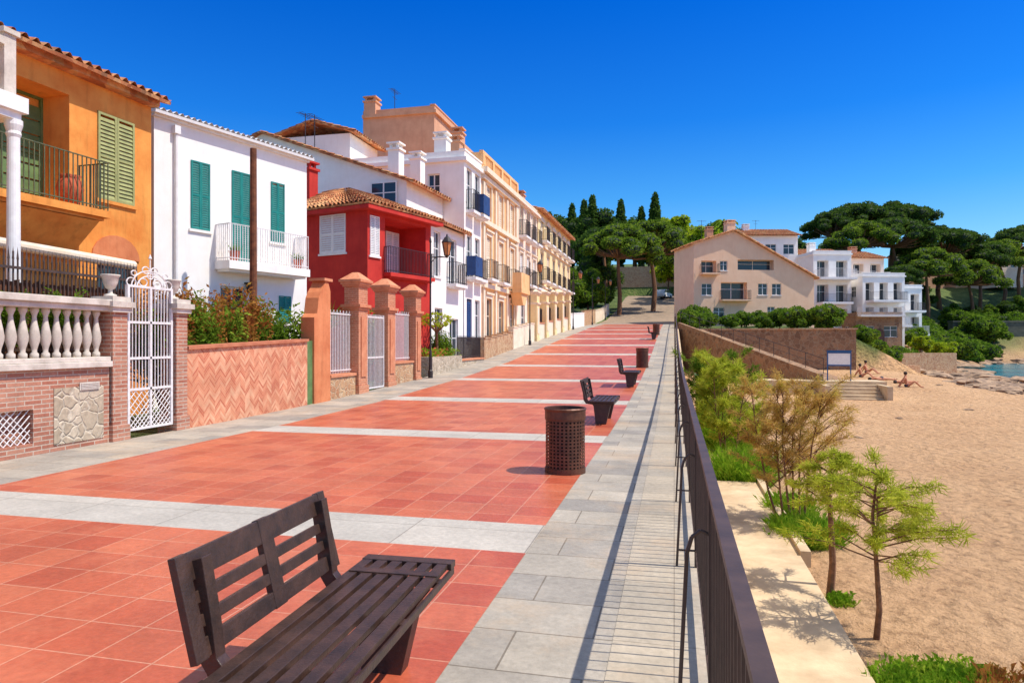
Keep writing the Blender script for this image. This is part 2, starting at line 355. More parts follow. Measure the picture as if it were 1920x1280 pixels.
# ---------------- lamp
def lamp(h=5.0):
    E=thing('street_lamp','dark iron street lamp with a hanging amber lantern','street lamp',T(0,0,0),'street lamps along the promenade')
    b=MB(); b.lathe(0,0,[(.09,0),(.09,.25),(.06,.3),(.05,.9),(.035,1),(.03,h-.2),(.045,h-.15),(.02,h)],10); b.obj('post',m_iron,E)
    b=MB(); b.chain([(0,0,h-.95),(.15,0,h-.75),(.35,0,h-.68),(.6,0,h-.72)],.015); b.chain([(0,0,h-.7),(.3,0,h-.7),(.6,0,h-.72)],.018); b.obj('arm',m_iron,E)
    b=MB(); b.lathe(.62,0,[(.02,h-.75),(.05,h-.7),(.1,h-.66),(.11,h-.655)],6); b.lathe(.62,0,[(.21,h-.2),(.2,h-.17),(.1,h-.02),(.04,h+.02),(.02,h+.1)],6)
    for i in range(6):
        t=math.pi/3*i; b.cyl((.62+.1*math.cos(t),.1*math.sin(t),h-.66),(.62+.18*math.cos(t),.18*math.sin(t),h-.2),.01)
    b.obj('lantern_frame',m_iron,E)
    b=MB(); b.lathe(.62,0,[(.09,h-.65),(.17,h-.21)],6); b.obj('lamp_shade',m_lamp,E)
    return E
L0=lamp(); L0.matrix_basis=T(-8.45,23.0,prof(23))
for y in(40,58,72,86): copytree(L0,T(-8.4,y,prof(y)))
# ---------------- houses
def grid_wall(b,w,z0,h,ops,t=.25,top=None,extra=()):
    X=sorted(set([0,w]+[o['x'] for o in ops]+[o['x']+o['w'] for o in ops]+list(extra)))
    Z=sorted(set([z0,h]+[o['z'] for o in ops]+[o['z']+o['h'] for o in ops]))
    tp=top or (lambda x:h)
    def P(x,z,y=0): return (x,y,min(z,tp(x)))
    for i in range(len(X)-1):
        for j in range(len(Z)-1):
            cx=(X[i]+X[i+1])/2; cz=(Z[j]+Z[j+1])/2
            if any(o['x']<cx<o['x']+o['w'] and o['z']<cz<o['z']+o['h'] for o in ops): continue
            if Z[j]>=tp(X[i]) and Z[j]>=tp(X[i+1]): continue
            b.add([P(X[i],Z[j]),P(X[i+1],Z[j]),P(X[i+1],Z[j+1]),P(X[i],Z[j+1])],[(0,1,2,3)])
    for o in ops:
        x0,x1,a,c=o['x'],o['x']+o['w'],o['z'],o['z']+o['h']; tt=o.get('t',t)
        b.add([(x0,0,a),(x1,0,a),(x1,0,c),(x0,0,c),(x0,tt,a),(x1,tt,a),(x1,tt,c),(x0,tt,c)],[(0,1,5,4),(1,2,6,5),(2,3,7,6),(3,0,4,7),(4,5,6,7)])
def shutter_mesh(b,w,h,pitch):
    fr=min(.05,w*.14)
    b.box(0,fr,0,.035,0,h);b.box(w-fr,w,0,.035,0,h);b.box(fr,w-fr,0,.035,0,fr);b.box(fr,w-fr,0,.035,h-fr,h);b.box(fr,w-fr,0,.035,h*.5-fr/2,h*.5+fr/2)
    n=int((h-2*fr)/pitch)
    for i in range(n):
        z=fr+i*pitch
        b.add([(fr,.004,z),(w-fr,.004,z),(w-fr,.03,z+pitch*.95),(fr,.03,z+pitch*.95)],[(0,1,2,3)])
def win(E,FM,o,name=None):
    k=o.get('k','sh'); w,h=o['w'],o['h']; sm=o.get('m',m_wp); pit=o.get('p',.07); rec=o.get('r',.06); tt=o.get('t',.25)
    rec=tt-.06 if tt>.4 else rec
    M=FM@Matrix.Translation((o['x'],0,o['z']))
    b=MB(); fr=.05
    b.box(0.002,fr,rec+.035,rec+.08,0.002,h-.002);b.box(w-fr,w-.002,rec+.035,rec+.08,0.002,h-.002);b.box(fr,w-fr,rec+.035,rec+.08,0.002,fr);b.box(fr,w-fr,rec+.035,rec+.08,h-fr,h-.002)
    if k in('gl','open'):
        b.box(w/2-.03,w/2+.03,rec+.035,rec+.08,fr,h-fr); b.box(fr,w/2-.03,rec+.04,rec+.075,h*.62,h*.62+.04); b.box(w/2+.03,w-fr,rec+.04,rec+.075,h*.62,h*.62+.04)
    if o.get('sill',1) and h<2.1: b.box(-.06,w+.06,-.05,-.001,-.07,-.001)
    sr=o.get('sur')
    if sr:
        s=.14; b.box(-s,-.001,-.05,-.001,0,h);b.box(w+.001,w+s,-.05,-.001,0,h);b.box(-s,w+s,-.06,-.001,h,h+.2); b.box(-s-.1,w+s+.1,-.14,-.001,h+.2,h+.3)
    wm=sr or o.get('fm',m_wp)
    Wd=b.obj(name or ('window' if h<2.1 else 'balcony_door'),wm,E,M)
    if k=='sh' or k=='open':
        hw=w/2
        for q in(0,1):
            c=MB(); shutter_mesh(c,hw-.006,h-.01,pit)
            if k=='sh': Mm=T(q*hw+.003,rec-.005,.005)
            else: Mm=T((-hw-.02) if q==0 else (w+.02),-.045,.005)
            c.obj('shutter',sm,Wd,Mm)
    if k in('gl','open'):
        c=MB().box(fr,w-fr,rec+.05,rec+.06,fr,h-fr); c.obj('pane',m_gl,Wd)
    if 'balc' in o and o['balc']: balcony(E,FM,o['x']-o['balc'],o['z'],w+2*o['balc'],o.get('bd',.6),o.get('bm',m_iron),o.get('bh',.95),o.get('slab',m_wp),o.get('bp',.11),o.get('bl'))
def balcony(E,FM,x,z,w,d,rm,rh,sm,pit=.11,screen=None,sh=.14):
    M=FM@Matrix.Translation((x,0,z))
    b=MB(); b.box(0,w,-d,-.002,-sh,-.001); b.box(.08,w-.08,-d+.1,-.003,-sh-.06,-sh-.001); B=b.obj('balcony',sm,E,M)
    c=MB(); r=.012
    for zz in(rh,.08):
        c.box(.03,w-.03,-d+.03,-d+.055,zz-.02,zz); c.box(.03,.055,-d+.056,-.01,zz-.02,zz); c.box(w-.055,w-.03,-d+.056,-.01,zz-.02,zz)
    n=max(2,int(w/pit)); t=r*.75
    for i in range(n+1):
        xx=lerp(.04,w-.04,i/n); c.box(xx-t,xx+t,-d+.036,-d+.05,0,rh-.02)
    n=max(2,int(d/pit))
    for i in range(n):
        yy=lerp(-d+.05,-.03,(i+1)/n)
        for xx in(.043,w-.043): c.box(xx-t,xx+t,yy-t,yy+t,0,rh-.02)
    c.obj('railing',rm,B)
    if screen:
        c=MB().box(.02,w-.02,-d+.005,-d+.02,.05,rh); c.box(.005,.018,-d+.02,-.05,.05,rh); c.obj('screen',screen,B)
def tile_roof(b,P00,P10,P11,P01,pitch=.24,row=.4):
    P00,P10,P11,P01=map(V,(P00,P10,P11,P01)); N=(P10-P00).cross(P01-P00).normalized()
    if N.z<0: N=-N
    nu=max(1,round((P10-P00).length/pitch)); nv=max(1,round(((P01+P11)/2-(P00+P10)/2).length/row)); K=6
    a=pitch*.22
    for j in range(nv):
        vs=[]
        for v,off in((j/nv,.035),((j+1)/nv,0)):
            for i in range(nu*K+1):
                u=i/(nu*K); p=P00.lerp(P10,u).lerp(P01.lerp(P11,u),v); vs.append(p+N*(a*math.sin(2*math.pi*i/K)+off+.03))
        m=nu*K+1; b.add(vs,[(i,i+1,m+i+1,m+i) for i in range(m-1)])
    q=[P00-N*.05,P10-N*.05,P11-N*.05,P01-N*.05]; b.add(q+[p+N*.02 for p in(P00,P10,P11,P01)],[(0,1,2,3),(0,1,5,4),(1,2,6,5),(3,0,4,7)])
def house(name,label,x,y,z,rot,w,d,h,mat,ops=(),side=(),top=None,extra=(),zb=-1.5,cat='house'):
    E=thing(name,label,cat,T(x,y,z,rot))
    b=MB(); grid_wall(b,w,zb,max([h]+[top(e) for e in extra]) if top else h,ops,top=top,extra=extra)
    tp=top or (lambda q:h)
    SM=T(0,d,0,-90); b.M=SM; grid_wall(b,d,zb,tp(0),side); b.M=None
    b.add([(w,0,zb),(w,d,zb),(w,d,tp(w)),(w,0,tp(w))],[(0,1,2,3)])
    xs=[0]+list(extra)+[w]; b.add([(0,d,zb),(w,d,zb)]+[(q,d,tp(q)) for q in reversed(xs)],[tuple(range(2+len(xs)))])
    if not top: b.add([(0,0,h),(w,0,h),(w,d,h),(0,d,h)],[(0,1,2,3)])
    b.obj('wall',mat,E)
    for o in ops:
        if o.get('k')!='no': win(E,Matrix.Identity(4),o,o.get('n'))
    for o in side:
        if o.get('k')!='no': win(E,SM,o,o.get('n'))
    return E
def parapet(E,w,d,h,mat,ph=.5,over=.12,name='parapet'):
    b=MB(); b.box(-over,w+over,-over,.2,h+.001,h+.18); b.box(-over,.2,.2,d,h+.001,h+.18); b.box(w-.2,w+over,.2,d,h+.001,h+.18)
    if ph>.2: b.box(.0,w,-.02,.18,h+.18,h+ph); b.box(0,.18,.18,d,h+.18,h+ph); b.box(w-.18,w,.18,d,h+.18,h+ph); b.box(-.05,w+.05,-.06,.24,h+ph,h+ph+.07)
    return b.obj(name,mat,E)
def chimney(E,x,y,z,h,mat,w=.5):
    b=MB(); b.box(x,x+w,y,y+w,z,z+h); b.box(x-.06,x+w+.06,y-.06,y+w+.06,z+h,z+h+.09)
    for a in(.05,w-.15):
        for c in(.05,w-.15): b.box(x+a,x+a+.1,y+c,y+c+.1,z+h+.09,z+h+.27)
    b.box(x-.05,x+w+.05,y-.05,y+w+.05,z+h+.27,z+h+.34); b.obj('chimney',mat,E)
def antenna(E,x,y,z,h=1.6):
    b=MB(); b.cyl((x,y,z),(x,y,z+h),.02); b.cyl((x-.5,y,z+h-.1),(x+.5,y,z+h-.1),.012)
    for i in range(6): b.cyl((x-.45+i*.18,y-.2,z+h-.1),(x-.45+i*.18,y+.2,z+h-.1),.01)
    b.cyl((x-.3,y,z+h-.5),(x+.3,y,z+h-.5),.012); b.obj('antenna',m_iron,E)
# orange house
E=house('orange_house','orange stucco house with green shutters and iron balcony',-12.15,6,0,87.1,7.45,8,7.15,m_or,
 [dict(x=3.6,w=1.75,z=4.22,h=2.35,t=.75,m=m_dgr,p=.3,fm=m_dgr),dict(x=6.0,w=.95,z=4.62,h=1.85,m=m_gsh,p=.085,r=-.03,fm=m_or),dict(x=6.0,w=.95,z=1.2,h=2.2,k='gl',fm=m_iron,n='door',t=.4)])
b=MB(); tile_roof(b,(-.2,-.42,7.12),(7.6,-.42,7.12),(7.6,4,8.5),(-.2,4,8.5),.22,.35); b.box(0,7.45,-.25,-.001,7.0,7.13); b.obj('roof',m_rt,E)
balcony(E,Matrix.Identity(4),2.2,4.22,3.4,.8,m_grail,.98,m_or,.1)
b=MB(); b.prism([(-.001,3.35),(-.001,4.0),(-.72,4.0)],2.4,5.4,'x'); b.obj('balcony_support',m_or,E)
b=MB(); b.cyl((1,-.35,3.45),(6.6,-.35,3.25),.1,.1,12); b.obj('awning_roll',m_trim,E)
b=MB(); b.prism([(6.0+.475+.62*math.cos(t*math.pi/10),3.4+.5*math.sin(t*math.pi/10)) for t in range(11)],-.03,-.002,'y'); b.obj('arch',m_tero,E)
P=thing('flower_pot','large red brown clay pot on the iron balcony','plant pot',E.matrix_basis@T(5.0,-.42,4.23))
b=MB().lathe(0,0,[(.12,0),(.2,.15),(.24,.35),(.2,.5),(.16,.55),(.2,.6),(.17,.6),(.1,.5)],16); b.obj('pot',m_terr,P,smooth=True)
# porch of neighbouring house
E=thing('white_porch','white porch with round column and stone balustrade above','porch',T(0,0,0))
MB().box(-12.3,-10.32,4.5,8.95,5.18,5.3).box(-12.3,-10.25,4.5,9.02,5.3,5.55).obj('slab',m_wp,E)
b=MB().lathe(-10.42,8.9,[(.16,1.3),(.16,2.35),(.13,2.4),(.1,2.5),(.09,4.9),(.11,4.95),(.1,5.0),(.13,5.1),(.13,5.18)],18); b.obj('column',m_wp,E,smooth=False)
MB().box(-10.5,-10.3,4.5,8.66,6.3,6.42).box(-10.52,-10.32,8.66,8.86,5.55,6.5).box(-10.56,-10.28,8.62,8.9,6.5,6.58).obj('coping',m_stone,E)
balp=[(.07,0),(.07,.06),(.04,.09),(.045,.13),(.085,.24),(.09,.3),(.075,.38),(.045,.5),(.035,.58),(.05,.62),(.07,.65),(.07,.7)]
b=MB().lathe(0,0,balp,12); base=b.obj('baluster',m_stone,E,T(-10.4,8.48,5.56,0,1.06),smooth=True)
for i in range(1,6):
    o=base.copy(); COL.objects.link(o); o.parent=E; o.matrix_basis=T(-10.4,8.48-.26*i,5.56,0,1.06)
# white house
E=house('white_house','white stucco house with teal shutters and white balcony',-12.36,14.2,0,74.5,5.0,8,7.1,m_wh,
 [dict(x=1.0,w=.56,z=4.5,h=1.77,m=m_teal,p=.06,r=-.03,fm=m_wh),dict(x=2.25,w=.62,z=3.78,h=2.5,m=m_teal,p=.06,r=-.03,fm=m_wh),dict(x=3.6,w=.5,z=4.5,h=1.75,m=m_teal,p=.06,r=-.03,fm=m_wh),dict(x=3.9,w=.45,z=2.15,h=.8,m=m_teal,p=.06,r=-.03,fm=m_wh),dict(x=1.9,w=.85,z=.9,h=2.2,k='gl',n='door')])
balcony(E,Matrix.Identity(4),1.7,3.74,2.85,.6,m_wpi,.98,m_wh,.085,None,.22)
b=MB(); b.box(-.05,5.03,-.1,.1,7.1,7.2); tile_roof(b,(-.1,-.22,7.2),(5.1,-.22,7.2),(5.1,4,7.9),(-.1,4,7.9),.17,.4); b.obj('roof',m_wp,E)
b=MB(); b.chain([(.55,-.07,6.95),(.55,-.07,1.5)],.045,8); b.box(.47,.63,-.14,-.01,6.8,7.0); b.obj('drainpipe',m_wp,E)
b=MB(); b.box(2.7,2.85,-.2,-.05,2.95,3.2); b.box(2.66,2.89,-.24,-.01,3.2,3.24); b.obj('wall_lamp',m_iron,E)
for i,xx in enumerate((2.0,4.25)):
    P=thing('flower_pot','small terracotta pot on the white balcony','plant pot',E.matrix_basis@T(xx,-.42,3.75),'pots on the white balcony'); MB().lathe(0,0,[(.1,0),(.14,.22),(.15,.26),(.12,.26)],12).obj('pot',m_terr,P)
    lv=MB()
    for j in range(60):
        p=V((R.gauss(0,.06),R.gauss(0,.06),.26)); q=p+V((R.gauss(0,.06),R.gauss(0,.06),R.uniform(.05,.25))); lv.add([p,q,p+V((.03,.02,.05))],[(0,1,2)])
    lv.obj('plant_leaves',L_mid,P)
# red house
E=house('red_house','dark red house with white shutters and tiled hip roof',-10.5,22.2,0,74.5,3.8,5,6.45,m_red,
 [dict(x=.12,w=.5,z=4.65,h=1.42,p=.06,r=-.03),dict(x=.95,w=2.5,z=4.1,h=2.0,t=1.3,k='no'),dict(x=.5,w=.8,z=.4,h=2.3,k='gl',n='door')],
 [dict(x=2.75,w=1.25,z=4.8,h=1.4,p=.08,r=-.03),dict(x=2.0,w=1.0,z=1.2,h=1.4,p=.08)])
b=MB(); o=.4; tile_roof(b,(-o,-o,6.42),(3.8+o,-o,6.42),(2.6,2.3,7.5),(1.5,2.3,7.5),.2,.3); tile_roof(b,(-o,5+o,6.42),(-o,-o,6.42),(1.5,2.3,7.5),(1.5,3.0,7.5),.2,.3)
tile_roof(b,(3.8+o,5+o,6.42),(-o,5+o,6.42),(1.5,3.0,7.5),(2.6,2.6,7.5),.2,.3); tile_roof(b,(3.8+o,-o,6.42),(3.8+o,5+o,6.42),(2.6,3,7.5),(2.6,2.3,7.5),.2,.3); b.obj('roof',m_rt,E)
MB().box(-.36,4.16,-.36,-.002,6.22,6.36).box(-.36,-.002,0,5.3,6.22,6.36).obj('eave_board',m_red,E)
balcony(E,Matrix.Identity(4),.85,4.1,2.75,.35,m_iron,.95,m_red,.09)
win(E,Matrix.Translation((0,1.15,0)),dict(x=2.4,w=.8,z=4.12,h=1.8,p=.07,r=-.02),'door')
chimney(E,.6,3.4,6.6,1.6,m_red,.45)
# white gable house
E=house('white_gabled_house','long white house with sloping terracotta roof',-9.7,26.2,.2,86,3.8,15,6.3,m_wh,
 [dict(x=.5,w=.7,z=4.1,h=1.9,k='gl',p=.08),dict(x=2.1,w=.9,z=3.9,h=2.0,k='gl',balc=.25,bd=.45,n='balcony_door'),dict(x=.6,w=.8,z=1.0,h=1.8,m=m_wp,k='gl'),dict(x=2.2,w=1.0,z=.1,h=2.3,k='gl',n='door')])
b=MB(); b.prism([(1.0,6.3),(1.0,8.0),(8,10.55),(13.5,8.6),(13.5,6.3)],.02,3.78,'x'); b.obj('upper_wall',m_wh,E)
b=MB(); tile_roof(b,(-.25,-.35,6.3),(4.05,-.35,6.3),(4.05,1.0,6.75),(-.25,1.0,6.75)); tile_roof(b,(-.2,.6,7.9),(4,.6,7.9),(4,8,10.6),(-.2,8,10.6)); tile_roof(b,(4,13.8,8.5),(-.2,13.8,8.5),(-.2,8,10.6),(4,8,10.6)); b.obj('roof',m_rt,E)
win(E,T(0,2.6,0,-90),dict(x=0,w=1.2,z=6.75,h=1.25,k='gl',r=-.12),'window')
chimney(E,.3,1.5,8.2,1.2,m_wh,.5); chimney(E,2.2,1.4,8.2,1.3,m_wh,.5); antenna(E,1.0,6,9.9); antenna(E,2.5,7.5,10.2,2)
E=house('white_upper_house','white rear house with low terracotta roof',-15.6,31,.6,90,3.2,4,11.3,m_wh,[dict(x=.8,w=1,z=9,h=1.2,k='gl')])
b=MB(); tile_roof(b,(-.3,-.4,11.3),(3.5,-.4,11.3),(3.5,2,12),(-.3,2,12)); tile_roof(b,(3.5,4.4,11.3),(-.3,4.4,11.3),(-.3,2,12),(3.5,2,12)); b.obj('roof',m_rt,E)
# tan block
E=house('tan_tower_house','tan stucco rooftop block with chimneys',-13,36,1,90,5,4.3,13.3,m_tan,[dict(x=1.5,w=1,z=10.5,h=1.6,k='gl')])
parapet(E,5,4.3,13.3,m_tan,.45,.15); chimney(E,-.1,3.5,13.3,.9,m_tan,.7); antenna(E,1.5,3,13.8,1.6)
b=MB(); b.box(-.6,5.5,-1.9,-.002,-1,10.6); b.box(-.66,5.5,-1.96,-1.75,10.6,11.3); b.obj('terrace_wall',m_tan,E)
chimney(E,0,-1.6,10.8,1.3,m_tan,.6)
# tall white
ops=[]
for z in(1,4,7.1):
    ops+= [dict(x=.35,w=.75,z=z,h=2.0,m=m_blu if z<2 else m_wp,p=.1,k='sh' if z<2 else 'gl'),dict(x=1.55,w=.75,z=z,h=2.0,k='gl')]
for o,z in((ops[2],4),(ops[5],7.1)): o.update(balc=.15,bd=.5,bl=m_blu,bh=.95)
ops[3].update(balc=.12,bd=.4); ops[4].update(balc=.12,bd=.4)
E=house('tall_white_house','tall white townhouse with blue balcony screens',-9.4,30.05,.6,88,2.55,9,9.3,m_wh,ops,[dict(x=7.2,w=.6,z=7.3,h=1.5,k='gl')])
parapet(E,2.55,9,9.3,m_wh,.5,.15); chimney(E,.3,1,9.5,1.0,m_wh,.6); chimney(E,1.6,.8,9.5,1.2,m_tan,.5)
# ochre ornate
ops=[]
for z,h in((.6,2.4),(4.0,2.2),(7.0,1.8)):
    for x in(.8,3.2,5.7): ops.append(dict(x=x,w=.95,z=z,h=h,k='sh' if z>3 else 'gl',m=m_trim,p=.12,sur=m_trim,sill=0))
for o in ops[3:6]: o.update(balc=.2,bd=.4,bp=.13)
E=house('ornate_ochre_house','ornate sandstone townhouse with carved window surrounds',-9.32,32.65,.8,89.3,7.4,10,9.2,m_och,ops)
b=MB()
for x in(.1,2.35,4.8,7.0): b.box(x,x+.3,-.1,-.002,0,8.8)
for z in(3.5,6.7,8.9): b.box(-.05,7.45,-.18,-.003,z,z+.22)
b.box(-.15,7.55,-.35,.2,9.2,9.45); b.obj('cornice',m_trim,E)
b=MB(); b.box(-.05,7.45,-.1,.1,9.45,9.6); b.box(-.05,7.45,-.1,.1,10.15,10.3)
for i in range(5): b.box(i*1.78-.04,i*1.78+.3,-.12,.12,9.6,10.15)
for i in range(30): b.cyl((.15+i*.245,0,9.6),(.15+i*.245,0,10.15),.06,.06,6)
b.box(-.05,.1,.1,10,9.45,10.2); b.obj('roof_balustrade',m_och,E)
b=MB(); b.box(4.9,7.1,-.9,-.36,3.55,3.8); b.prism([(5.2,3.55),(6.8,3.55),(6.3,2.9),(5.7,2.9)],-.8,-.2); b.box(4.95,7.05,-.88,-.8,3.8,4.7); b.box(4.95,5.03,-.8,-.36,3.8,4.7); b.obj('stone_balcony',m_och,E)
# pink
ops=[dict(x=x,w=.9,z=z,h=1.9,k='gl' if (x+z)%2>1 else 'sh',m=m_wp,p=.12,sur=m_trim,balc=.2,bd=.5) for z in(3.8,6.7) for x in(.8,2.7,4.6)]
E=house('pale_pink_house','pale pink townhouse with iron balconies',-9.25,40.1,1.4,89.5,6.1,10,8.7,m_pnk,ops+[dict(x=1.2,w=1.1,z=.2,h=2.4,k='gl',n='door'),dict(x=3.6,w=1.1,z=.6,h=1.8,k='gl')])
parapet(E,6.1,10,8.7,m_pnk,.4,.25); chimney(E,1,2,8.9,1.2,m_tan,.6); chimney(E,4,3,8.9,1.2,m_tan,.6); antenna(E,3,2,9.0,2.2)
# cream row with arches
ops=[dict(x=1.0+i*2.35,w=1.0,z=z,h=h,k='gl' if (i+int(z))%2 else 'sh',m=m_trim,p=.14,balc=.2,bd=.5) if z>3 else dict(x=1.0+i*2.35,w=1.0,z=z,h=h,k='gl') for z,h in((.8,2.0),(3.9,2.0),(6.7,1.7)) for i in range(6)]
E=house('cream_arcaded_house','cream yellow townhouse row with arched upper windows',-9.15,46.25,2.0,89.6,14.3,10,8.7,m_crm,ops)
b=MB()
for i in range(6):
    cx=1.5+i*2.35; b.prism([(cx+.75*math.cos(t*math.pi/8),8.35-.25+.35*math.sin(t*math.pi/8)) for t in range(9)],-.06,-.002)
for z in(3.4,6.3): b.box(0,14.3,-.12,-.002,z,z+.15)
b.obj('arch_moulding',m_trim,E)
b=MB(); tile_roof(b,(-.2,-.45,8.65),(14.5,-.45,8.65),(14.5,3,9.5),(-.2,3,9.5),.3,.5); b.obj('roof',m_rt,E)
chimney(E,2,1.5,9,1.2,m_tan,.7); chimney(E,5,2,9,1.0,m_wh,.7); chimney(E,8,2,9,1.2,m_tan,.7)
E=house('white_hill_house','white house with brown hip roof among trees',-13.5,78,3.8,90,6,8,9.6,m_wh,[dict(x=1,w=1,z=6.8,h=1.4,k='gl'),dict(x=4,w=1,z=6.8,h=1.4,k='gl')],[dict(x=5.5,w=1,z=7.2,h=1.4,k='gl')])
b=MB(); tile_roof(b,(-.5,-.5,9.6),(6.5,-.5,9.6),(3.8,4,11.6),(2.5,4,11.6),.4,.5); tile_roof(b,(-.5,8.5,9.6),(-.5,-.5,9.6),(2.5,4,11.6),(2.5,4.2,11.6),.4,.5); b.obj('roof',m_rt,E)
# ---------------- left garden walls (face X=-8.73), local frame x->+Y
def wallT(y,z=0): return T(-8.73,y,z,90)
E=thing('garden_wall','pink brick wall with stone balustrade on top','wall',wallT(4.5))
ops=[dict(x=2.65,w=.6,z=.17,h=.48,t=.2)]
b=MB(); grid_wall(b,4.57,-.5,1.2,ops); b.add([(0,.3,1.2),(4.57,.3,1.2),(4.57,.3,-.5),(0,.3,-.5)],[(0,1,2,3)]); b.obj('brick_base',m_brick,E)
MB().box(3.57,4.45,-.012,-.001,.1,.92).obj('stone_inset',m_rub,E)
b=MB(); b.box(4.0,4.36,-.025,-.013,.86,.98)
for i in range(5): b.box(4.02,4.34,-.035,-.0255,.87+i*.022,.88+i*.022)
b.obj('vent',m_stone,E)
b=MB()
for i in range(-5,8):
    for sg in(1,-1):
        xa=2.65+i*.1; xb=xa+sg*.48; s0=0;s1=1
        for bound,ge in((2.66,1),(3.24,0)):
            dx=xb-xa; t=(bound-xa)/dx
            if (dx>0)==bool(ge): s0=max(s0,t)
            else: s1=min(s1,t)
        if s1>s0: b.cyl((xa+(xb-xa)*s0,.05,.17+.48*s0),(xa+(xb-xa)*s1,.05,.17+.48*s1),.008,n=5)
b.obj('window_lattice',m_wpi,E)
MB().box(0,4.57,-.08,.34,1.2,1.29).box(0,4.57,-.04,.3,1.29,1.36).box(0,4.57,-.02,.26,2.08,2.16).box(0,4.57,-.07,.31,2.16,2.26).obj('coping',m_stone,E,bev=.01)
b=MB().lathe(0,0,[(r*.8,z*1.03) for r,z in balp],14); base=b.obj('baluster',m_stone,E,T(4.45,.13,1.36),smooth=True)
for i in range(1,19):
    o=base.copy(); COL.objects.link(o); o.parent=E; o.matrix_basis=T(4.45-.178*i,.13,1.36)
def pier(y,w,h,mat,cap,label,z=0,dep=.36,proud=.06,fancy=False):
    E=thing('gate_pier',label,'gate pier',wallT(y,z),'gate piers')
    b=MB().box(0,w,-proud,dep,-.4,h-.25); b.box(-.03,w+.03,-proud-.03,dep+.03,-.4,.25); b.obj('shaft',mat,E)
    b=MB()
    if fancy:
        for (e,z0,z1) in((.04,h-.95,h-.88),(.08,h-.88,h-.8),(.04,h-.3,h-.24),(.08,h-.24,h-.17),(.12,h-.17,h-.1)): b.box(-e,w+e,-proud-e,dep+e,z0,z1)
        x0,x1,y0,y1=-.1,w+.1,-proud-.1,dep+.1; mx,my=(x0+x1)/2,(y0+y1)/2
        b.add([(x0,y0,h-.1),(x1,y0,h-.1),(x1,y1,h-.1),(x0,y1,h-.1),(mx-.08,my-.08,h+.12),(mx+.08,my-.08,h+.12),(mx+.08,my+.08,h+.12),(mx-.08,my+.08,h+.12)],[(0,1,5,4),(1,2,6,5),(2,3,7,6),(3,0,4,7),(4,5,6,7)])
        b.box(w*.22,w*.78,-proud-.03,-proud-.001,.5,h-1.15)
    else: b.box(-.05,w+.05,-proud-.05,dep+.05,h-.25,h-.17).box(-.09,w+.09,-proud-.09,dep+.09,h-.17,h-.08).box(-.04,w+.04,-proud-.04,dep+.04,h-.08,h)
    b.obj('cap',cap,E)
    return E
pier(9.1,.3,2.32,m_brick,m_stone,'brick gate pier with pale stone cap',0,.3,.04); pier(10.53,.28,2.36,m_brick,m_stone,'brick gate pier with pale stone cap',0,.3,.04)
ub=MB().lathe(0,0,[(.13,0),(.13,.05),(.05,.08),(.045,.16),(.1,.2),(.15,.32),(.17,.44),(.2,.47),(.2,.5),(.16,.5),(.12,.4)],16)
for y,z in((9.25,2.32),(10.67,2.36)):
    U=thing('stone_urn','grey stone garden urn on a gate pier','urn',T(-8.88,y,z),'stone urns')
    ub.obj('urn_body',m_stone,U,T(0,0,0,0,.72),smooth=True)
# white gate
E=thing('iron_gate','tall white wrought iron garden gate with scrolls','gate',wallT(9.42))
b=MB(); w=1.1; GT=2.5
b.box(.03,.08,.0,.05,.12,GT+.04); b.box(w-.08,w-.03,0,.05,.12,GT+.04)
for z in(.12,.78,1.3,1.9,GT): b.box(.08,w-.08,.005,.045,z,z+.04)
b.box(w/2-.02,w/2+.02,.005,.045,.16,GT)
b.obj('frame',m_wpi,E)
b=MB()
for i in range(1,13): b.box(.08+i*(w-.16)/13-.007,.08+i*(w-.16)/13+.007,.017,.033,.82,GT)
b.obj('vertical_bars',m_wpi,E)
b=MB(); n=10
for i in range(n+1):
    for sg in(1,-1):
        x0=.08+(w-.16)*i/n; x1=x0+sg*.62; c=1
        if sg>0 and x1>w-.08: c=(w-.08-x0)/(x1-x0)
        if sg<0 and x1<.08: c=(x0-.08)/(x0-x1)
        if c>.02: b.cyl((x0,.025,.16),(x0+(x1-x0)*c,.025,.16+.62*c),.008,n=5)
for i in range(1,4):
    zz=.16+i*.155
    for sg,x0 in((1,.08),(-1,w-.08)):
        c=min(1,(.78-zz)/.62); b.cyl((x0,.025,zz),(x0+sg*.62*c,.025,zz+.62*c),.008,n=5)
b.obj('lattice',m_wpi,E)
b=MB()
def arc(cx,cz,r,a0,a1,n=12,rad=.011): b.chain([(cx+r*math.cos(math.radians(lerp(a0,a1,i/n))),.025,GT+(cz-2.7+r*math.sin(math.radians(lerp(a0,a1,i/n))))*.72) for i in range(n+1)],rad,5)
arc(.55,2.7,.42,0,180); arc(.55,2.7,.3,0,180)
for sx in(-1,1):
    arc(.55+sx*.16,2.84,.09,0,360); arc(.55+sx*.42,2.82,.1,0,360); arc(.55+sx*.1,3.13,.08,0,320); arc(.55+sx*.36,3.03,.06,0,360)
b.cyl((.55,.025,GT),(.55,.025,GT+.5),.011); arc(.55,3.0,.07,0,360); b.lathe(.55,.025,[(.0,GT+.5),(.03,GT+.52),(.0,GT+.6)],6)
b.obj('scroll_ornament',m_wpi,E)
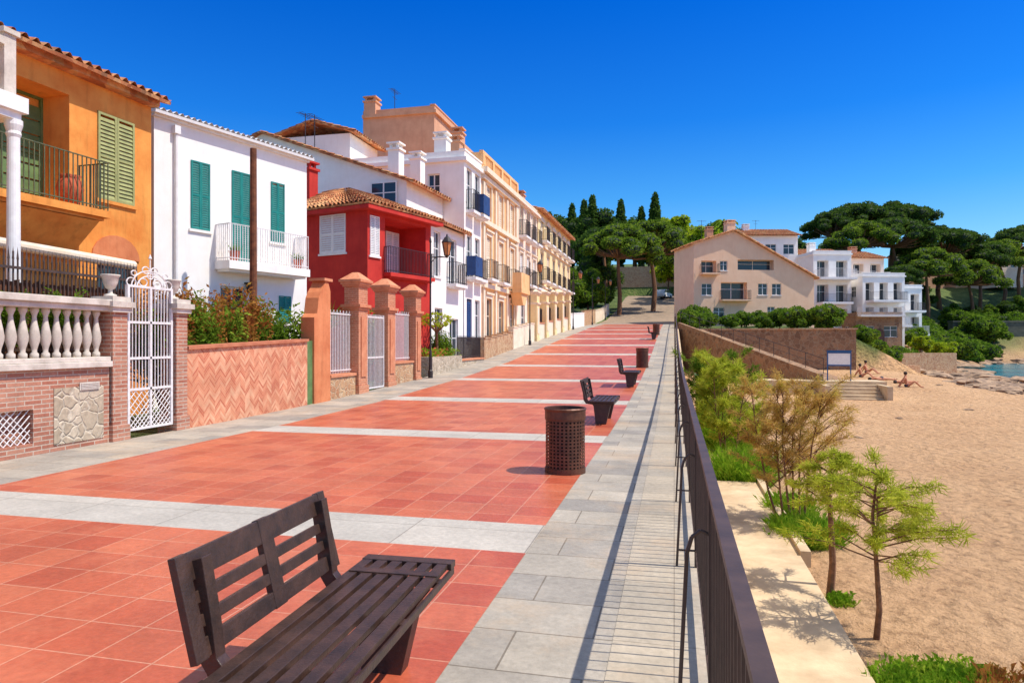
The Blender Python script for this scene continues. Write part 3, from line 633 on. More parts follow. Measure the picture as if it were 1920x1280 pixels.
# iron fence behind balustrade
E=thing('iron_fence','brown iron fence with spear tips and scrolls','fence',T(-9.7,6.2,1.25,90))
b=MB(); b.box(0,4.6,0,.03,.2,.24); b.box(0,4.6,0,.03,1.45,1.49); b.obj('rails',m_rail,E)
b=MB()
for i in range(62):
    x=.03+i*.074; b.box(x,x+.022,.032,.046,.05,1.62 if i%2 else 1.72); b.add([(x-.012,.04,1.6),(x+.034,.04,1.6),(x+.011,.04,1.8)],[(0,1,2)])
b.obj('pickets',m_rail,E)
E=thing('reed_screen','weathered grey brown reed screen behind the fence','fence',T(-9.85,6.2,1.28,90)); b=MB()
for i in range(110): x=i*.04; b.box(x,x+.034,0,.02+R.uniform(0,.012),0,1.25+R.uniform(-.03,.03))
b.obj('reeds',m_pole,E)
b=MB().box(-14,-8.98,2,9.2,-.2,1.28); b.obj('terrace',m_conc,kind='structure',label='raised garden terrace behind the balustrade',cat='terrace')
# herringbone wall
E=thing('garden_wall','salmon herringbone brick wall with red brown coping','wall',wallT(10.84))
b=MB(); b.prism([(0,-.4),(4.25,-.4),(4.25,1.6),(0,1.45)],0,.3); b.obj('herringbone_panel',m_her,E)
b=MB(); b.prism([(0,1.451),(4.25,1.601),(4.25,1.66),(0,1.51)],-.05,.34); b.obj('coping',m_brdr,E)
E=thing('wall_end_pier','tall terracotta stucco pier with stepped profile','wall pier',wallT(15.09))
b=MB(); b.prism([(.28,-.4),(1.1,-.4),(1.1,2.9),(1.0,3.1),(.85,3.15),(.75,3.0),(.6,2.85),(.5,2.7),(.42,2.3),(.28,2.2)],-.03,.34); b.obj('stucco_shaft',m_tero,E)
b=MB(); b.box(0,.277,.02,.1,0,1.62); b.obj('green_door',m_dgr,E)
b=MB(); b.box(.72,1.15,-.07,.38,3.151,3.22); b.obj('cap',m_cap,E)
# brick piers + fences
def fence_panel(y0,y1,zb,zt,label,mat=m_wpi,base=m_rub3,bz=0,pit=.09):
    E=thing('fence_panel',label,'fence',wallT(y0,bz),'fence panels on low garden walls'); w=y1-y0
    b=MB().box(0,w,0,.3,-.4,zb-.07); b.obj('low_wall',base,E)
    b=MB().box(0,w,-.04,.34,zb-.07,zb); b.obj('coping',m_cap,E)
    b=MB()
    for z in(zb+.08,zt-.12): b.box(0,w,.13,.15,z,z+.03)
    n=max(2,int(w/pit))
    for i in range(n): x=(i+.5)*w/n; b.box(x-.012,x+.012,.151,.17,zb+.02,zt-(.0 if i%2 else .06))
    b.obj('iron_bars',mat,E)
fence_panel(16.22,17.68,.72,2.45,'white iron bars on a low stone wall')
for y,w in((17.72,.58),(19.75,.58),(22.1,.5)): pier(y,w,3.35,m_brick2,m_cap,'tall salmon brick gate pier with moulded cap',.1,.36,.08,True)
E=thing('iron_gate','narrow white iron gate between brick piers','gate',wallT(18.4,.1))
b=MB(); b.box(0,.04,0,.04,.1,2.3); b.box(1.2,1.24,0,.04,.1,2.3)
for z in(.1,1,2.2): b.box(.04,1.2,.005,.035,z,z+.04)
for i in range(12): b.box(.1+i*.09,.12+i*.09,.012,.028,.14,2.3)
b.obj('gate_bars',m_wpi,E)
fence_panel(20.38,22.05,.85,2.5,'white iron bars on a low stone wall',bz=.1)
# wooden pole
E=thing('utility_pole','weathered brown wooden utility pole','pole',T(-10.2,15.06,0)); b=MB().cyl((0,0,-.2),(.0,0,6.4),.1,.08,12); b.obj('pole_shaft',m_pole,E)
# planter, low walls
E=thing('stone_planter','grey stone planter with red flowers','planter',wallT(23.7,.3)); MB().box(0,3.6,-.1,.6,-.4,.72).obj('planter_box',m_rub,E)
b=MB()
for i in range(900):
    p=V((R.uniform(.1,3.5),R.uniform(-.05,.5),.72+R.uniform(0,.3))); q=V((R.gauss(0,.05),R.gauss(0,.05),R.gauss(0,.05))); s=V((R.gauss(0,.04),R.gauss(0,.04),R.gauss(0,.04)))
    b.add([p,p+q,p+s],[(0,1,2)],0 if i%4 else 1)
b.obj('flowers',[L_grass,m_terr],E)
fence_panel(27.4,31,.3,1.3,'dark iron bars on a low wall',m_iron,m_rub,.55)
def lowwall(y0,y1,h,mat,label):
    b=MB(); n=max(1,int(y1-y0))
    for i in range(n):
        a=lerp(y0,y1,i/n); c=lerp(y0,y1,(i+1)/n)-.003; za=prof(a); b.box(-9.03,-8.73,a,c,za-.6,za+h); b.box(-9.06,-8.7,a,c,za+h,za+h+.06)
    E=thing('garden_wall',label,'wall',T(0,0,0)); b.obj('wall_body',mat,E)
lowwall(31.1,37,1.0,m_rub3,'low rubble stone garden wall'); lowwall(37.1,43,1.2,m_trim,'low cream garden wall')
for i,y in enumerate((43.2,46.6,50,53.6,57.2)): pier(y,.9,3.3,m_crm,m_trim,'tall cream gate pier with moulded cap',prof(y),.6,.12,True)
for a,c in((44.2,46.5),(47.6,49.9),(51,53.5),(54.6,57.1)): fence_panel(a,c,1.2,2.2,'dark iron bars on a cream garden wall',m_iron,m_trim,prof(a),.12)
lowwall(58.3,68,1.3,m_wh,'low white garden wall'); lowwall(68,78,1.5,m_rub3,'low stone garden wall'); lowwall(78,95,1.4,m_trim,'low cream garden wall')
# ---------------- foliage
def leafcloud(b,clumps,n,size,el=1.6,shell=.75,droop=0):
    tot=sum(r[0]*r[1]+r[2]*r[0]+r[1]*r[2] for c,r in clumps)
    for c,r in clumps:
        k=int(n*(r[0]*r[1]+r[2]*r[0]+r[1]*r[2])/tot)
        for _ in range(k):
            d=V((R.gauss(0,1),R.gauss(0,1),R.gauss(0,1))).normalized(); q=R.uniform(shell,1.05)
            p=V((c[0]+d.x*r[0]*q,c[1]+d.y*r[1]*q,c[2]+d.z*r[2]*q))
            a=(d*.6+V((R.gauss(0,.7),R.gauss(0,.7),R.gauss(0,.7)-droop))).normalized(); e=a.orthogonal().normalized(); e.rotate(Matrix.Rotation(R.uniform(0,6.28),3,a))
            s=size*R.uniform(.6,1.4); b.add([p-e*s*.5,p+a*s*el*.5,p+e*s*.5,p-a*s*el*.5],[(0,1,2,3)])
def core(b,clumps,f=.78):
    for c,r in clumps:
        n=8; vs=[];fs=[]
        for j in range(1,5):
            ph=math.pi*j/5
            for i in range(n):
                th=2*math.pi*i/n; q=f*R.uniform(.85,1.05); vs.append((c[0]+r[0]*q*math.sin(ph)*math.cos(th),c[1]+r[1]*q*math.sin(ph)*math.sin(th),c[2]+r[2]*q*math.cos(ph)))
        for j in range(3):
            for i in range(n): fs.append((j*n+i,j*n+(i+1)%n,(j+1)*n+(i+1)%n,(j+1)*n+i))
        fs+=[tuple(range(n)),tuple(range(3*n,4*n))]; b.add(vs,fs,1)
def tree_kind(name,label,cat,clumps,n,size,lm,trunk,group,limbs=True,tr=.3,el=1.6):
    E=thing(name,label,cat,T(0,0,0),group)
    b=MB(); b.chain(trunk,tr,8,r1=tr*.55); top=V(trunk[-1])
    if limbs:
        for c,r in clumps:
            c=V(c); mid=top.lerp(c,.5)+V((R.uniform(-.2,.2),R.uniform(-.2,.2),-.1*c.z*.3)); b.chain([top,mid,c],tr*.4,5,r1=tr*.1)
    b.obj('trunk',m_bark,E)
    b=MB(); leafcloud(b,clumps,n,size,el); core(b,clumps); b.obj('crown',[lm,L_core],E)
    return E
def umbrella(W,H0,H1,n,rr):
    cl=[]
    for i in range(n):
        a=R.uniform(0,6.28); q=math.sqrt(R.random()); r=rr*R.uniform(.6,1.3)
        cl.append(((W*q*math.cos(a),W*q*math.sin(a),lerp(H1,H0,q*q*R.uniform(.6,1))),(r,r,r*.6)))
    return cl
def ball(W,H0,H1,n,rr):
    cl=[]
    for i in range(n):
        d=V((R.gauss(0,1),R.gauss(0,1),R.gauss(0,1))).normalized()*R.uniform(.35,1); r=rr*R.uniform(.6,1.3)
        cl.append(((W*d.x,W*d.y,(H0+H1)/2+(H1-H0)/2*d.z),(r,r,r*.8)))
    return cl
def off(x,y,s=1): return T(x,y,terr(x,y),R.uniform(0,360),s)
G='umbrella pines on the hillside'
pA=tree_kind('pine_tree','dark green umbrella pine on the hillside','tree',umbrella(4.8,8.4,12.0,40,1.15),10000,.2,L_dark,[(0,0,-1),(.3,0,3),(.1,.3,6),(.5,.2,8)],G,tr=.34)
pB=tree_kind('pine_tree','broad umbrella pine with bright green needles','tree',umbrella(5.6,7.4,12.3,48,1.3),12000,.2,L_pine,[(0,0,-1),(-.5,.3,3),(-.3,0,6),(.2,-.3,8.2)],G,tr=.38)
pC=tree_kind('pine_tree','large dark umbrella pine on the hillside','tree',umbrella(5.8,8.6,12.4,48,1.3),12000,.22,L_dark,[(0,0,-1),(-.6,.3,3),(.5,0,6),(.2,-.3,8.2)],G,tr=.4)
pA.matrix_basis=off(-9.8,103,1.0); pB.matrix_basis=off(-7.2,93,.95); pC.matrix_basis=off(39,164,1.35)
def put(k,lst):
    for x,y,s in lst: copytree(k,off(x,y,s))
put(pB,[(-3.0,99,1.0),(37,152,1.15),(49,151,1.15),(60,160,1.1),(2,112,.75),(73,178,1.2)])
put(pA,[(33,160,1.15),(45,158,1.4),(66,172,1.35),(80,186,1.3),(43,146,.85)])
put(pC,[(48,170,1.5),(57,168,1.4),(90,194,1.35)])
G='broadleaf trees on the hill'
tL=tree_kind('broadleaf_tree','bright lime green leafy tree','tree',ball(2.6,2.5,7,26,.95),7000,.2,L_lime,[(0,0,-1),(.1,0,1.5),(0,.1,3)],G,tr=.2)
tM=tree_kind('broadleaf_tree','mid green leafy tree','tree',ball(2.8,1.5,6.5,26,1.0),7000,.22,L_mid,[(0,0,-1),(.1,0,1.5),(0,.1,3)],G,tr=.2)
tD=tree_kind('broadleaf_tree','dark green dense tree','tree',ball(3.2,1.0,7,26,1.2),7000,.24,L_dark,[(0,0,-1),(.1,0,1.5),(0,.1,3)],G,tr=.2)
tL.matrix_basis=off(-1,118); tM.matrix_basis=off(-10.5,90,.9); tD.matrix_basis=off(-12,97)
put(tL,[(2,126,1.3),(-3,132,1.4),(29,92,.45),(31,90,.5),(5,126,1.1),(0,136,1.5),(6,134,1.2)])
put(tM,[(-8,140,1.4),(9,138,1.2),(30,118,.8),(40,138,.7),(52,150,.6),(24,112,.8),(-13,86,.9),(60,158,.6),(-5,144,1.4),(36,130,.8),(46,142,.6),(33,112,.7),(66,166,.7),(74,172,.7),(13,142,1.1),(56,158,.6)])
put(tD,[(-14,130,1.6),(-8,150,1.5),(0,152,1.4),(8,156,1.3),(-20,150,1.6),(16,150,1.0),(24,150,1.0),(-26,160,1.7),(34,138,.8),(42,152,.7),(50,158,.8),(62,164,.6),(70,168,.7),(28,130,.9),(-12,108,1.1),(78,174,.7),(-35,165,1.8),(18,160,1.2),(82,176,.7),(80,168,.7),(31,146,1.0),(45,138,.6),(38,178,1.2)])
cl=[((0,0,.8+i*.75),(.75*math.sin(.5+2.2*(i/9.)),)*2+(.7,)) for i in range(10)]
cy=tree_kind('cypress_tree','tall narrow dark cypress tree','tree',cl,3500,.18,L_dark,[(0,0,-1),(0,0,1),(0,0,3)],'cypress trees on the hill',False,.15)
cy.matrix_basis=off(-13,126,1.4)
put(cy,[(-3.5,131,1.8),(-18,140,1.8),(-15,129,1.8),(-6,131,1.5),(-22,150,1.8),(-27,150,1.6),(-10,133,1.7)])
# round shrubs
sh=tree_kind('round_shrub','rounded green garden shrub','bush',ball(.9,.2,1.1,10,.42),2800,.09,L_mid,[(0,0,-.3),(0,0,.2),(0,0,.4)],'garden shrubs',False,.05)
sh.matrix_basis=off(3,66)
put(sh,[(1.5,63,1.2),(1.8,69,1.5),(2.8,70,1.2),(5,65,.9),(6.2,68,1.1),(8,70,1.1),(9.2,65,1.2),(10.5,64,1.4),(11.5,68,1.1),(12.5,70,1.0),(7.5,63,.9),(1.2,60.8,1.2),(10.2,62,1.3),(12.6,62,1.5),(15,80,1.4),(19,84,1.6),(24,90,1.6),(30,98,2.4),(33,104,2.6),(33,110,2.6),(38,116,2.8),(45,126,2.8),(51,134,3),(40,124,3),(34,118,3),(57,142,3),(62,150,3),(30,106,2.4),(17,86,1.3),(35,108,2.4),(48,131,3),(42,128,3),(54,142,3),(37,113,2.6),(44,120,2.4),(36,122,3),(39,132,3),(49,138,3),(28,102,2),(57,148,3),(65,154,3.4),(70,158,3.4),(76,162,3.4),(60,152,3.2),(54,150,3),(72,152,3),(80,158,3.4),(16,66,1.3),(18,70,1.4),(20,74,1.6),(15.5,62,1.0),(23,80,1.8)])
def bush_kind(name,label,lm,n,size,W,H,group,tw=14):
    E=thing(name,label,'bush',T(0,0,0),group)
    b=MB(); tips=[]
    for i in range(tw):
        a=R.uniform(0,6.28); q=R.uniform(.2,1); tip=V((W*q*math.cos(a),W*q*math.sin(a),H*R.uniform(.6,1))); b.chain([(0,0,0),tip*.5+V((0,0,.1)),tip],.015,4,r1=.004); tips.append(tip)
    b.obj('stems',m_bark,E)
    b=MB(); leafcloud(b,[((t.x,t.y,t.z*.85),(.28*W+.05,.28*W+.05,.3*H)) for t in tips],n,size,2.6,.2); b.obj('foliage',lm,E)
    return E
rb=bush_kind('garden_bush','reddish brown flowering bush behind the wall',L_redb,3400,.035,.55,2.1,'garden bushes behind the wall')
rg=bush_kind('garden_bush','green leafy bush behind the wall',L_mid,2800,.045,.6,1.9,'garden bushes behind the wall')
rb.matrix_basis=T(-9.6,11.6,.3); rg.matrix_basis=T(-9.8,12.2,.5)
for x,y,s in((-9.7,12.7,1.05),(-9.6,13.6,1.15),(-10,14.2,1.1),(-9.5,11.1,1.1)): copytree(rb,T(x,y,.25,R.uniform(0,360),s))
for x,y,s in((-9.6,13.1,1.1),(-9.9,14.7,1.2),(-9.3,10.9,1.0),(-9.8,15.3,1.1),(-9.9,20.9,1.2),(-9.2,26.3,.9)): copytree(rg,T(x,y,.2,R.uniform(0,360),s))
for x,y,s in((-9.4,8.9,.55),(-9.4,8.0,.5)): copytree(rg,T(x,y,1.28,R.uniform(0,360),s))
def spiky(x,y,z,s,label):
    E=thing('spiky_plant',label,'plant',T(x,y,z)); b=MB()
    for i in range(70):
        a=R.uniform(0,6.28); e=R.uniform(.3,1.5); L=s*R.uniform(.7,1); d=V((math.cos(a)*math.cos(e),math.sin(a)*math.cos(e),math.sin(e))); q=d.cross(V((0,0,1))).normalized()*.03*s
        m=d*L*.5; t=d*L-V((0,0,.12*s)); b.add([V((0,0,0)),m-q,t,m+q],[(0,1,2,3)])
    b.obj('leaf_rosette',L_mid,E); return E
E=spiky(-9.5,17.5,1.9,1.1,'spiky green yucca above the brick gate'); MB().cyl((0,0,-1.9),(0,0,0),.08,.06).obj('trunk',m_bark,E)
E=thing('pruned_tree','small pruned bare tree beside the lamp','tree',T(-9.1,25.5,.35)); b=MB(); b.chain([(0,0,0),(0,.02,.9),(0,0,1.7)],.07,7,r1=.05)
for i in range(9):
    a=i*.7; b.chain([(0,0,1.6),(.3*math.cos(a),.4*math.sin(a),1.9),(.5*math.cos(a),.8*math.sin(a),2.0+R.uniform(0,.3))],.035,5,r1=.012)
b.obj('trunk',m_bark,E); b=MB(); leafcloud(b,[((0,0,2.1),(.6,.8,.3))],500,.06); b.obj('crown',L_lime,E)
# palm
E=thing('palm_tree','palm tree rising behind the houses','tree',T(8,118,terr(8,118))); b=MB(); b.chain([(0,0,-1),(.2,0,5),(.1,0,12.5)],.28,8,r1=.22); b.obj('trunk',m_bark,E); b=MB()
for i in range(26):
    a=i*2.4; e=R.uniform(-.2,1.2); pr=V((.1,0,12.5)); d=V((math.cos(a),math.sin(a),0))
    for k in range(6):
        t=(k+1)/6; nx_=V((.1,0,12.5))+d*2.8*t*math.cos(e*(1-t*.3))+V((0,0,2.6*t*math.sin(e)-2.2*t*t)); sd=d.cross(V((0,0,1)))*.35*(1-t*.6); b.add([pr,pr-sd-V((0,0,.2)),nx_-sd-V((0,0,.25)),nx_,nx_+sd-V((0,0,.25)),pr+sd-V((0,0,.2))],[(0,1,2,3),(0,3,4,5)]); pr=nx_
b.obj('crown',L_mid,E)
# near beach trees
def feathery(name,label,x,y,z,H,W,lm,nt,blades,bl,trunkr,h0,stems=1,hang=.3,upr=(.05,.45),taper=.55,bw=.05):
    E=thing(name,label,'tree',T(x,y,z)); b=MB(); c=MB(); tips=[]
    for s in range(stems):
        ox,oy=(R.uniform(-.15,.15),R.uniform(-.15,.15)) if stems>1 else (0,0)
        lean=V((R.uniform(-.5,.5),R.uniform(-.5,.5),0))*(1 if stems>1 else .15)*W
        st=V((ox,oy,-.1)); md=V((ox,oy,H*h0))+lean*.4; tp=V((ox,oy,H*.85))+lean
        b.chain([st,st.lerp(md,.5)+V((.03,-.03,0)),md,md.lerp(tp,.5)+V((-.04,.03,0)),tp],trunkr,7,r1=trunkr*.25)
        for i in range(nt//stems):
            t=R.random(); base=md.lerp(tp,t); a=R.uniform(0,6.28); L=W*R.uniform(.35,1)*(1-taper*t); up=R.uniform(*upr)*L
            e=base+V((math.cos(a)*L,math.sin(a)*L,up)); m=base.lerp(e,.5)+V((0,0,.05)); b.chain([base,m,e],trunkr*.28,4,r1=.004)
            tips+= [(m.lerp(e,q),(e-base).normalized()) for q in(.1,.4,.7,1)]
    b.obj('trunk',m_bark,E)
    for p,d in tips:
        for _ in range(blades):
            v=(d*.5+V((R.gauss(0,.6),R.gauss(0,.6),R.gauss(0,.5)-hang*R.random()))).normalized(); L=bl*R.uniform(.5,1.2); q=v.orthogonal().normalized(); q.rotate(Matrix.Rotation(R.uniform(0,6.3),3,v)); q*=bl*bw
            p2=p+V((R.gauss(0,.03),R.gauss(0,.03),R.gauss(0,.03)))*W; c.add([p2-q,p2+v*L*.6-q*.8,p2+v*L,p2+v*L*.6+q*.8,p2+q],[(0,1,2,3,4)])
    c.obj('crown',lm,E); return E
feathery('young_pine_tree','young feathery yellow green pine on the sand',2.23,8.53,-1.85,2.35,1.0,L_ygr,42,34,.12,.04,.4,bw=.04)
feathery('young_pine_tree','slender young pine beside the concrete ledge',2.0,9.8,-1.85,2.25,.8,L_ygr,28,34,.12,.055,.5,bw=.04)
feathery('tamarisk_tree','dry golden brown tamarisk with several thin stems',1.95,13.0,-1.85,3.0,1.0,L_brown,150,30,.12,.03,.25,6,.2,(.4,1.1),.5,.035)
feathery('tamarisk_tree','yellow green tamarisk beside the sea wall',1.3,19.5,-1.75,3.1,1.1,L_ygr,90,30,.2,.035,.15,4,.2,(.4,1.1),.5,.045)
feathery('tamarisk_tree','low yellow green tamarisk beside the sea wall',1.4,25.5,-1.6,2.9,1.3,L_mid,70,30,.22,.035,.1,4,.2,(.4,1.1),.5,.05)
def tuft(name,label,x,y,z,W,n,L,lm):
    E=thing(name,label,'plant',T(x,y,z),'low beach plants'); c=MB()
    for _ in range(n):
        a=R.uniform(0,6.28); q=W*math.sqrt(R.random()); p=V((q*math.cos(a),q*math.sin(a),0)); v=V((R.gauss(0,.5),R.gauss(0,.5),1)).normalized(); l=L*R.uniform(.4,1.1); s=v.orthogonal().normalized()*.01
        c.add([p-s,p+v*l,p+s],[(0,1,2)])
        c.add([p+v*l*.6,p+v*l*.8+V((R.gauss(0,.03),R.gauss(0,.03),.02)),p+v*l*.7+V((R.gauss(0,.02),0,.03))],[(0,1,2)])
    c.obj('blades',lm,E)
tuft('beach_plant','low fresh green beach plant on the sand',2.35,7.2,-1.82,.5,1500,.3,L_grass); tuft('beach_plant','low fresh green beach plant on the sand',2.75,7.55,-1.82,.35,900,.26,L_grass)
tuft('dry_grass','dry brown grass tuft on the sand',3.15,7.1,-1.8,.4,700,.42,L_redb)
tuft('beach_plant','bright green shrub at the foot of the tamarisk',2.2,12.4,-1.85,.5,2600,.6,L_grass); tuft('beach_plant','small green shoots beside the trunk',2.1,9.6,-1.83,.15,250,.2,L_grass)
tuft('beach_plant','bright green shrub beside the wall',2.2,14.2,-1.85,.4,1200,.6,L_grass)
tuft('beach_plant','green shrub growing along the sea wall',1.6,17.2,-1.8,.7,2200,1.0,L_grass); tuft('beach_plant','green shrub growing along the sea wall',1.6,22.5,-1.7,.9,2400,1.4,L_grass)
# ---------------- beige house and right-hand buildings
def zt(x):
    return lerp(8.1,9.4,x/4.3) if x<4.3 else lerp(9.4,4.75,(x-4.3)/8.7)
q=[(.8,5.0,1.6,1.3,1),(.85,2.75,1.1,1.2,0),(2.9,2.3,2.8,1.8,1),(6.9,2.8,1.0,1.2,0),(8.4,2.8,1.0,1.2,0),(4.7,5.4,3.9,1.05,2),(2.8,5.3,.8,1.0,0),(7.9,.5,.8,1.1,0),(9.0,.7,1.0,.8,0),(2.1,.3,1.2,1.2,0)]
ops=[]
for x,z,w,h,k in q:
    o=dict(x=x,z=z,w=w,h=h,k='gl',fm=m_wp)
    if k==1: o.update(t=.8,balc=.15,bd=.8,bm=m_iron,slab=m_bei,bp=.16)
    if k==2: o.update(t=.8,fm=m_trim,sill=0)
    ops.append(o)
E=house('beige_house','large peach beige house with asymmetric gable and balconies',1.95,72.5,3.6,19,13,6,9.4,m_bei,ops,top=zt,extra=(4.3,))
b=MB(); tile_roof(b,(-.3,6.3,8.0),(-.3,-.35,8.0),(4.3,-.35,9.47),(4.3,6.3,9.47),.4,.5); tile_roof(b,(13.4,-.35,4.55),(13.4,6.3,4.55),(4.3,6.3,9.47),(4.3,-.35,9.47),.4,.5); b.obj('roof',m_rt,E)
chimney(E,4.0,1,9.2,1.2,m_bei,.9); chimney(E,2.6,3,8.9,1.1,m_tan,.7); antenna(E,2,3,9,2)
def apt(name,label,x,y,z,rot,w,d,fl,nw,mat,roof='flat',bal=True,side=True):
    ops=[dict(x=w/nw*(i+.2),w=w/nw*.6,z=.4+3*f+(.0 if bal else .5),h=2.2 if bal else 1.3,k='gl',t=.9 if bal else .25,fm=m_wp,sill=0) for f in range(fl) for i in range(nw)]
    sd=[dict(x=d*.3,w=1.1,z=.9+3*f,h=1.3,k='gl',fm=m_wp) for f in range(fl)] if side else []
    h=fl*3+.3; E=house(name,label,x,y,z,rot,w,d,h,mat,ops,sd,zb=-4)
    if bal:
        for f in range(fl): balcony(E,Matrix.Identity(4),.1+(f%2)*.3,.4+3*f,w-.2-(f%2)*.8,1.6,m_iron if f%2 else m_wpi,1.0,m_wp,.14,None,.25)
    if roof=='flat': parapet(E,w,d,h,mat,.45,.12)
    else:
        b=MB(); tile_roof(b,(-.4,-.5,h),(w+.4,-.5,h),(w+.4,d/2,h+1.4),(-.4,d/2,h+1.4),.4,.5); tile_roof(b,(w+.4,d+.5,h),(-.4,d+.5,h),(-.4,d/2,h+1.4),(w+.4,d/2,h+1.4),.4,.5)
        b.prism([(.0,h),(d,h),(d/2,h+1.3)],.001,w-.001,'x'); b.obj('roof',m_rt,E)
    return E
e=apt('white_house','white house with terracotta roof behind the beige house',8.8,93,6,14,7,8,3,3,m_wh,'tile',False); chimney(e,1,3,9.5,1.5,m_wh,.8); antenna(e,3,4,10,2)
e=apt('white_apartment_building','white seafront apartment building with stacked balconies',16.7,90.5,3.0,16,4.8,9,3,2,m_wh); chimney(e,1,3,9.5,1.4,m_wh,.8)
e=apt('pale_apartment_building','pale building with terracotta roof above white terraces',17.5,104,7.5,14,6,8,2,3,m_pnk,'tile',False)
e=apt('cream_apartment_building','cream apartment building with terracotta roof and balconies',22.0,95.5,3.0,18,4.6,9,3,2,m_pnk,'tile'); chimney(e,2,3,9.6,1.3,m_tan,.8)
e=apt('white_terraced_house','white terraced house with a long front balcony',22.4,91,3.2,18,5.4,3.6,2,3,m_wh)
e=apt('stone_house','rubble stone house with arched doorway by the beach',20.6,86.5,1.2,14,5.4,4,1,2,m_rub2,'flat',False)
b=MB(); b.prism([(2.1,-1.2),(3.3,-1.2)]+[(2.7+.6*math.cos(t*math.pi/8),1.3+.6*math.sin(t*math.pi/8)) for t in range(9)],-.04,-.002); b.obj('door',m_bin,e)
balcony(e,Matrix.Identity(4),.1,3.45,5.2,.9,m_wpi,1.0,m_wp,.14)
e=apt('white_apartment_building','small white terraced building above the beach',27.8,98,2.2,20,4.0,7,2,2,m_wh)
for i,(x,y,w,m) in enumerate(((58,192,10,m_tan),(70,196,12,m_bei),(84,196,12,m_tan),(76,188,7,m_pnk),(98,200,12,m_bei))):
    apt('hillside_villa','peach villa with terracotta roof on the hillside',x,y,17.5+(i%2)*1.2,20,w,8,2,4,m,'tile',False,side=False)
# terrace retaining wall, ramp, lower walls
b=MB().box(.4,14.2,59.6,60.2,-1.5,2.55); E=thing('retaining_wall','brown rubble stone retaining wall below the garden','wall',T(0,0,0)); b.obj('stone_face',m_rub2,E); MB().box(.4,14.3,59.5,60.3,2.55,2.68).obj('coping',m_rub3,E)
E=thing('beach_ramp','stone walled ramp descending to the beach','ramp',T(0,0,0))
b=MB()
A=V((.5,59,2.7));B=V((8.6,43.6,-.75))
def slab(p,q,wd,zl,b):
    n=V(((q-p).y,-(q-p).x,0)).normalized()*wd
    vs=[p,q,q+n,p+n]; lo=[V((v.x,v.y,zl)) for v in vs]; b.add(vs+lo,[(0,1,2,3),(0,1,5,4),(1,2,6,5),(2,3,7,6),(3,0,4,7)])
slab(A,B,-1.8,-2.4,b); b.obj('ramp_body',m_rub2,E)
b=MB(); slab(A+V((0,0,.5)),B+V((0,0,.4)),.25,-2.4,b); b.obj('parapet_wall',m_rub2,E)
b=MB()
for i in range(12):
    p=A.lerp(B,i/11)+V((0,0,.45)); b.cyl(p,p+V((0,0,.9)),.02)
b.cyl(A+V((0,0,1.35)),B+V((0,0,1.35)),.02); b.cyl(A+V((0,0,.95)),B+V((0,0,.95)),.012); b.obj('handrail',m_iron,E)
E=thing('beach_steps','weathered stone steps down to the sand','steps',T(7.8,41.2,0,0))
b=MB(); b.box(-3,4.0,1.6,3.6,-2.4,-.7)
for i in range(5): b.box(.6,3.4,1.6-.38*(i+1),1.6-.38*i-.002,-2.4,-.7-.17*(i+1))
b.box(3.42,3.7,-.6,1.598,-2.4,-.85); b.box(.3,.58,-.6,1.598,-2.4,-.85); b.obj('stone_treads',m_conc,E)
MB().box(-9,0,0,.5,-1.5,-.45).obj('wall_body',m_rub3,thing('low_wall','low stone wall beside the ramp','wall',T(8,39.5,-1.1,38)))
for x0,y0,L,r,z,h in((14.5,73,8,24,-.6,1.1),(22.6,77,7,28,-.6,1.0),(14,60,7,30,-.9,.5)):
    E=thing('terrace_wall','low rubble stone terrace wall above the beach','wall',T(x0,y0,z,r)); MB().box(0,L,0,.6,-1.2,h).obj('stone_face',m_rub3,E)
E=thing('harbour_wall','long grey green harbour wall across the cove','wall',T(51,144,0,14)); MB().box(0,17,0,1.5,-1,5.2).box(-.1,17.1,-.1,1.6,5.2,5.5).obj('wall_face',m_hwall,E)
b=MB().box(-16,3.5,127.9,128.5,8,15.4); E=thing('retaining_wall','tall beige stone wall at the end of the road','wall',T(0,0,0)); b.obj('stone_face',m_rub3,E)
E=thing('storage_box','dark brown wooden box with green lid','storage box',T(.8,26,-1.75)); MB().box(0,1.1,0,1.2,0,2.0).obj('box_body',m_pole,E)
MB().box(-.05,1.15,-.05,1.25,2.0,2.12).prism([(.1,2.12),(1,2.12),(.8,2.3),(.3,2.3)],.1,1.1).obj('lid',m_dgr,E)
E=thing('beach_sign','blue framed white information board on posts','sign',T(8.8,43.6,-.72,-6))
MB().box(0,.06,0,.06,0,1.75).box(1.24,1.3,0,.06,0,1.75).obj('post',m_bluep,E)
MB().box(-.02,1.32,-.02,.08,1.75,1.8).box(.06,1.24,.0,.06,.88,.95).box(.06,1.24,0,.06,1.62,1.749).obj('frame',m_bluep,E)
MB().box(.06,1.24,.02,.04,.95,1.62).obj('panel',m_wp,E)
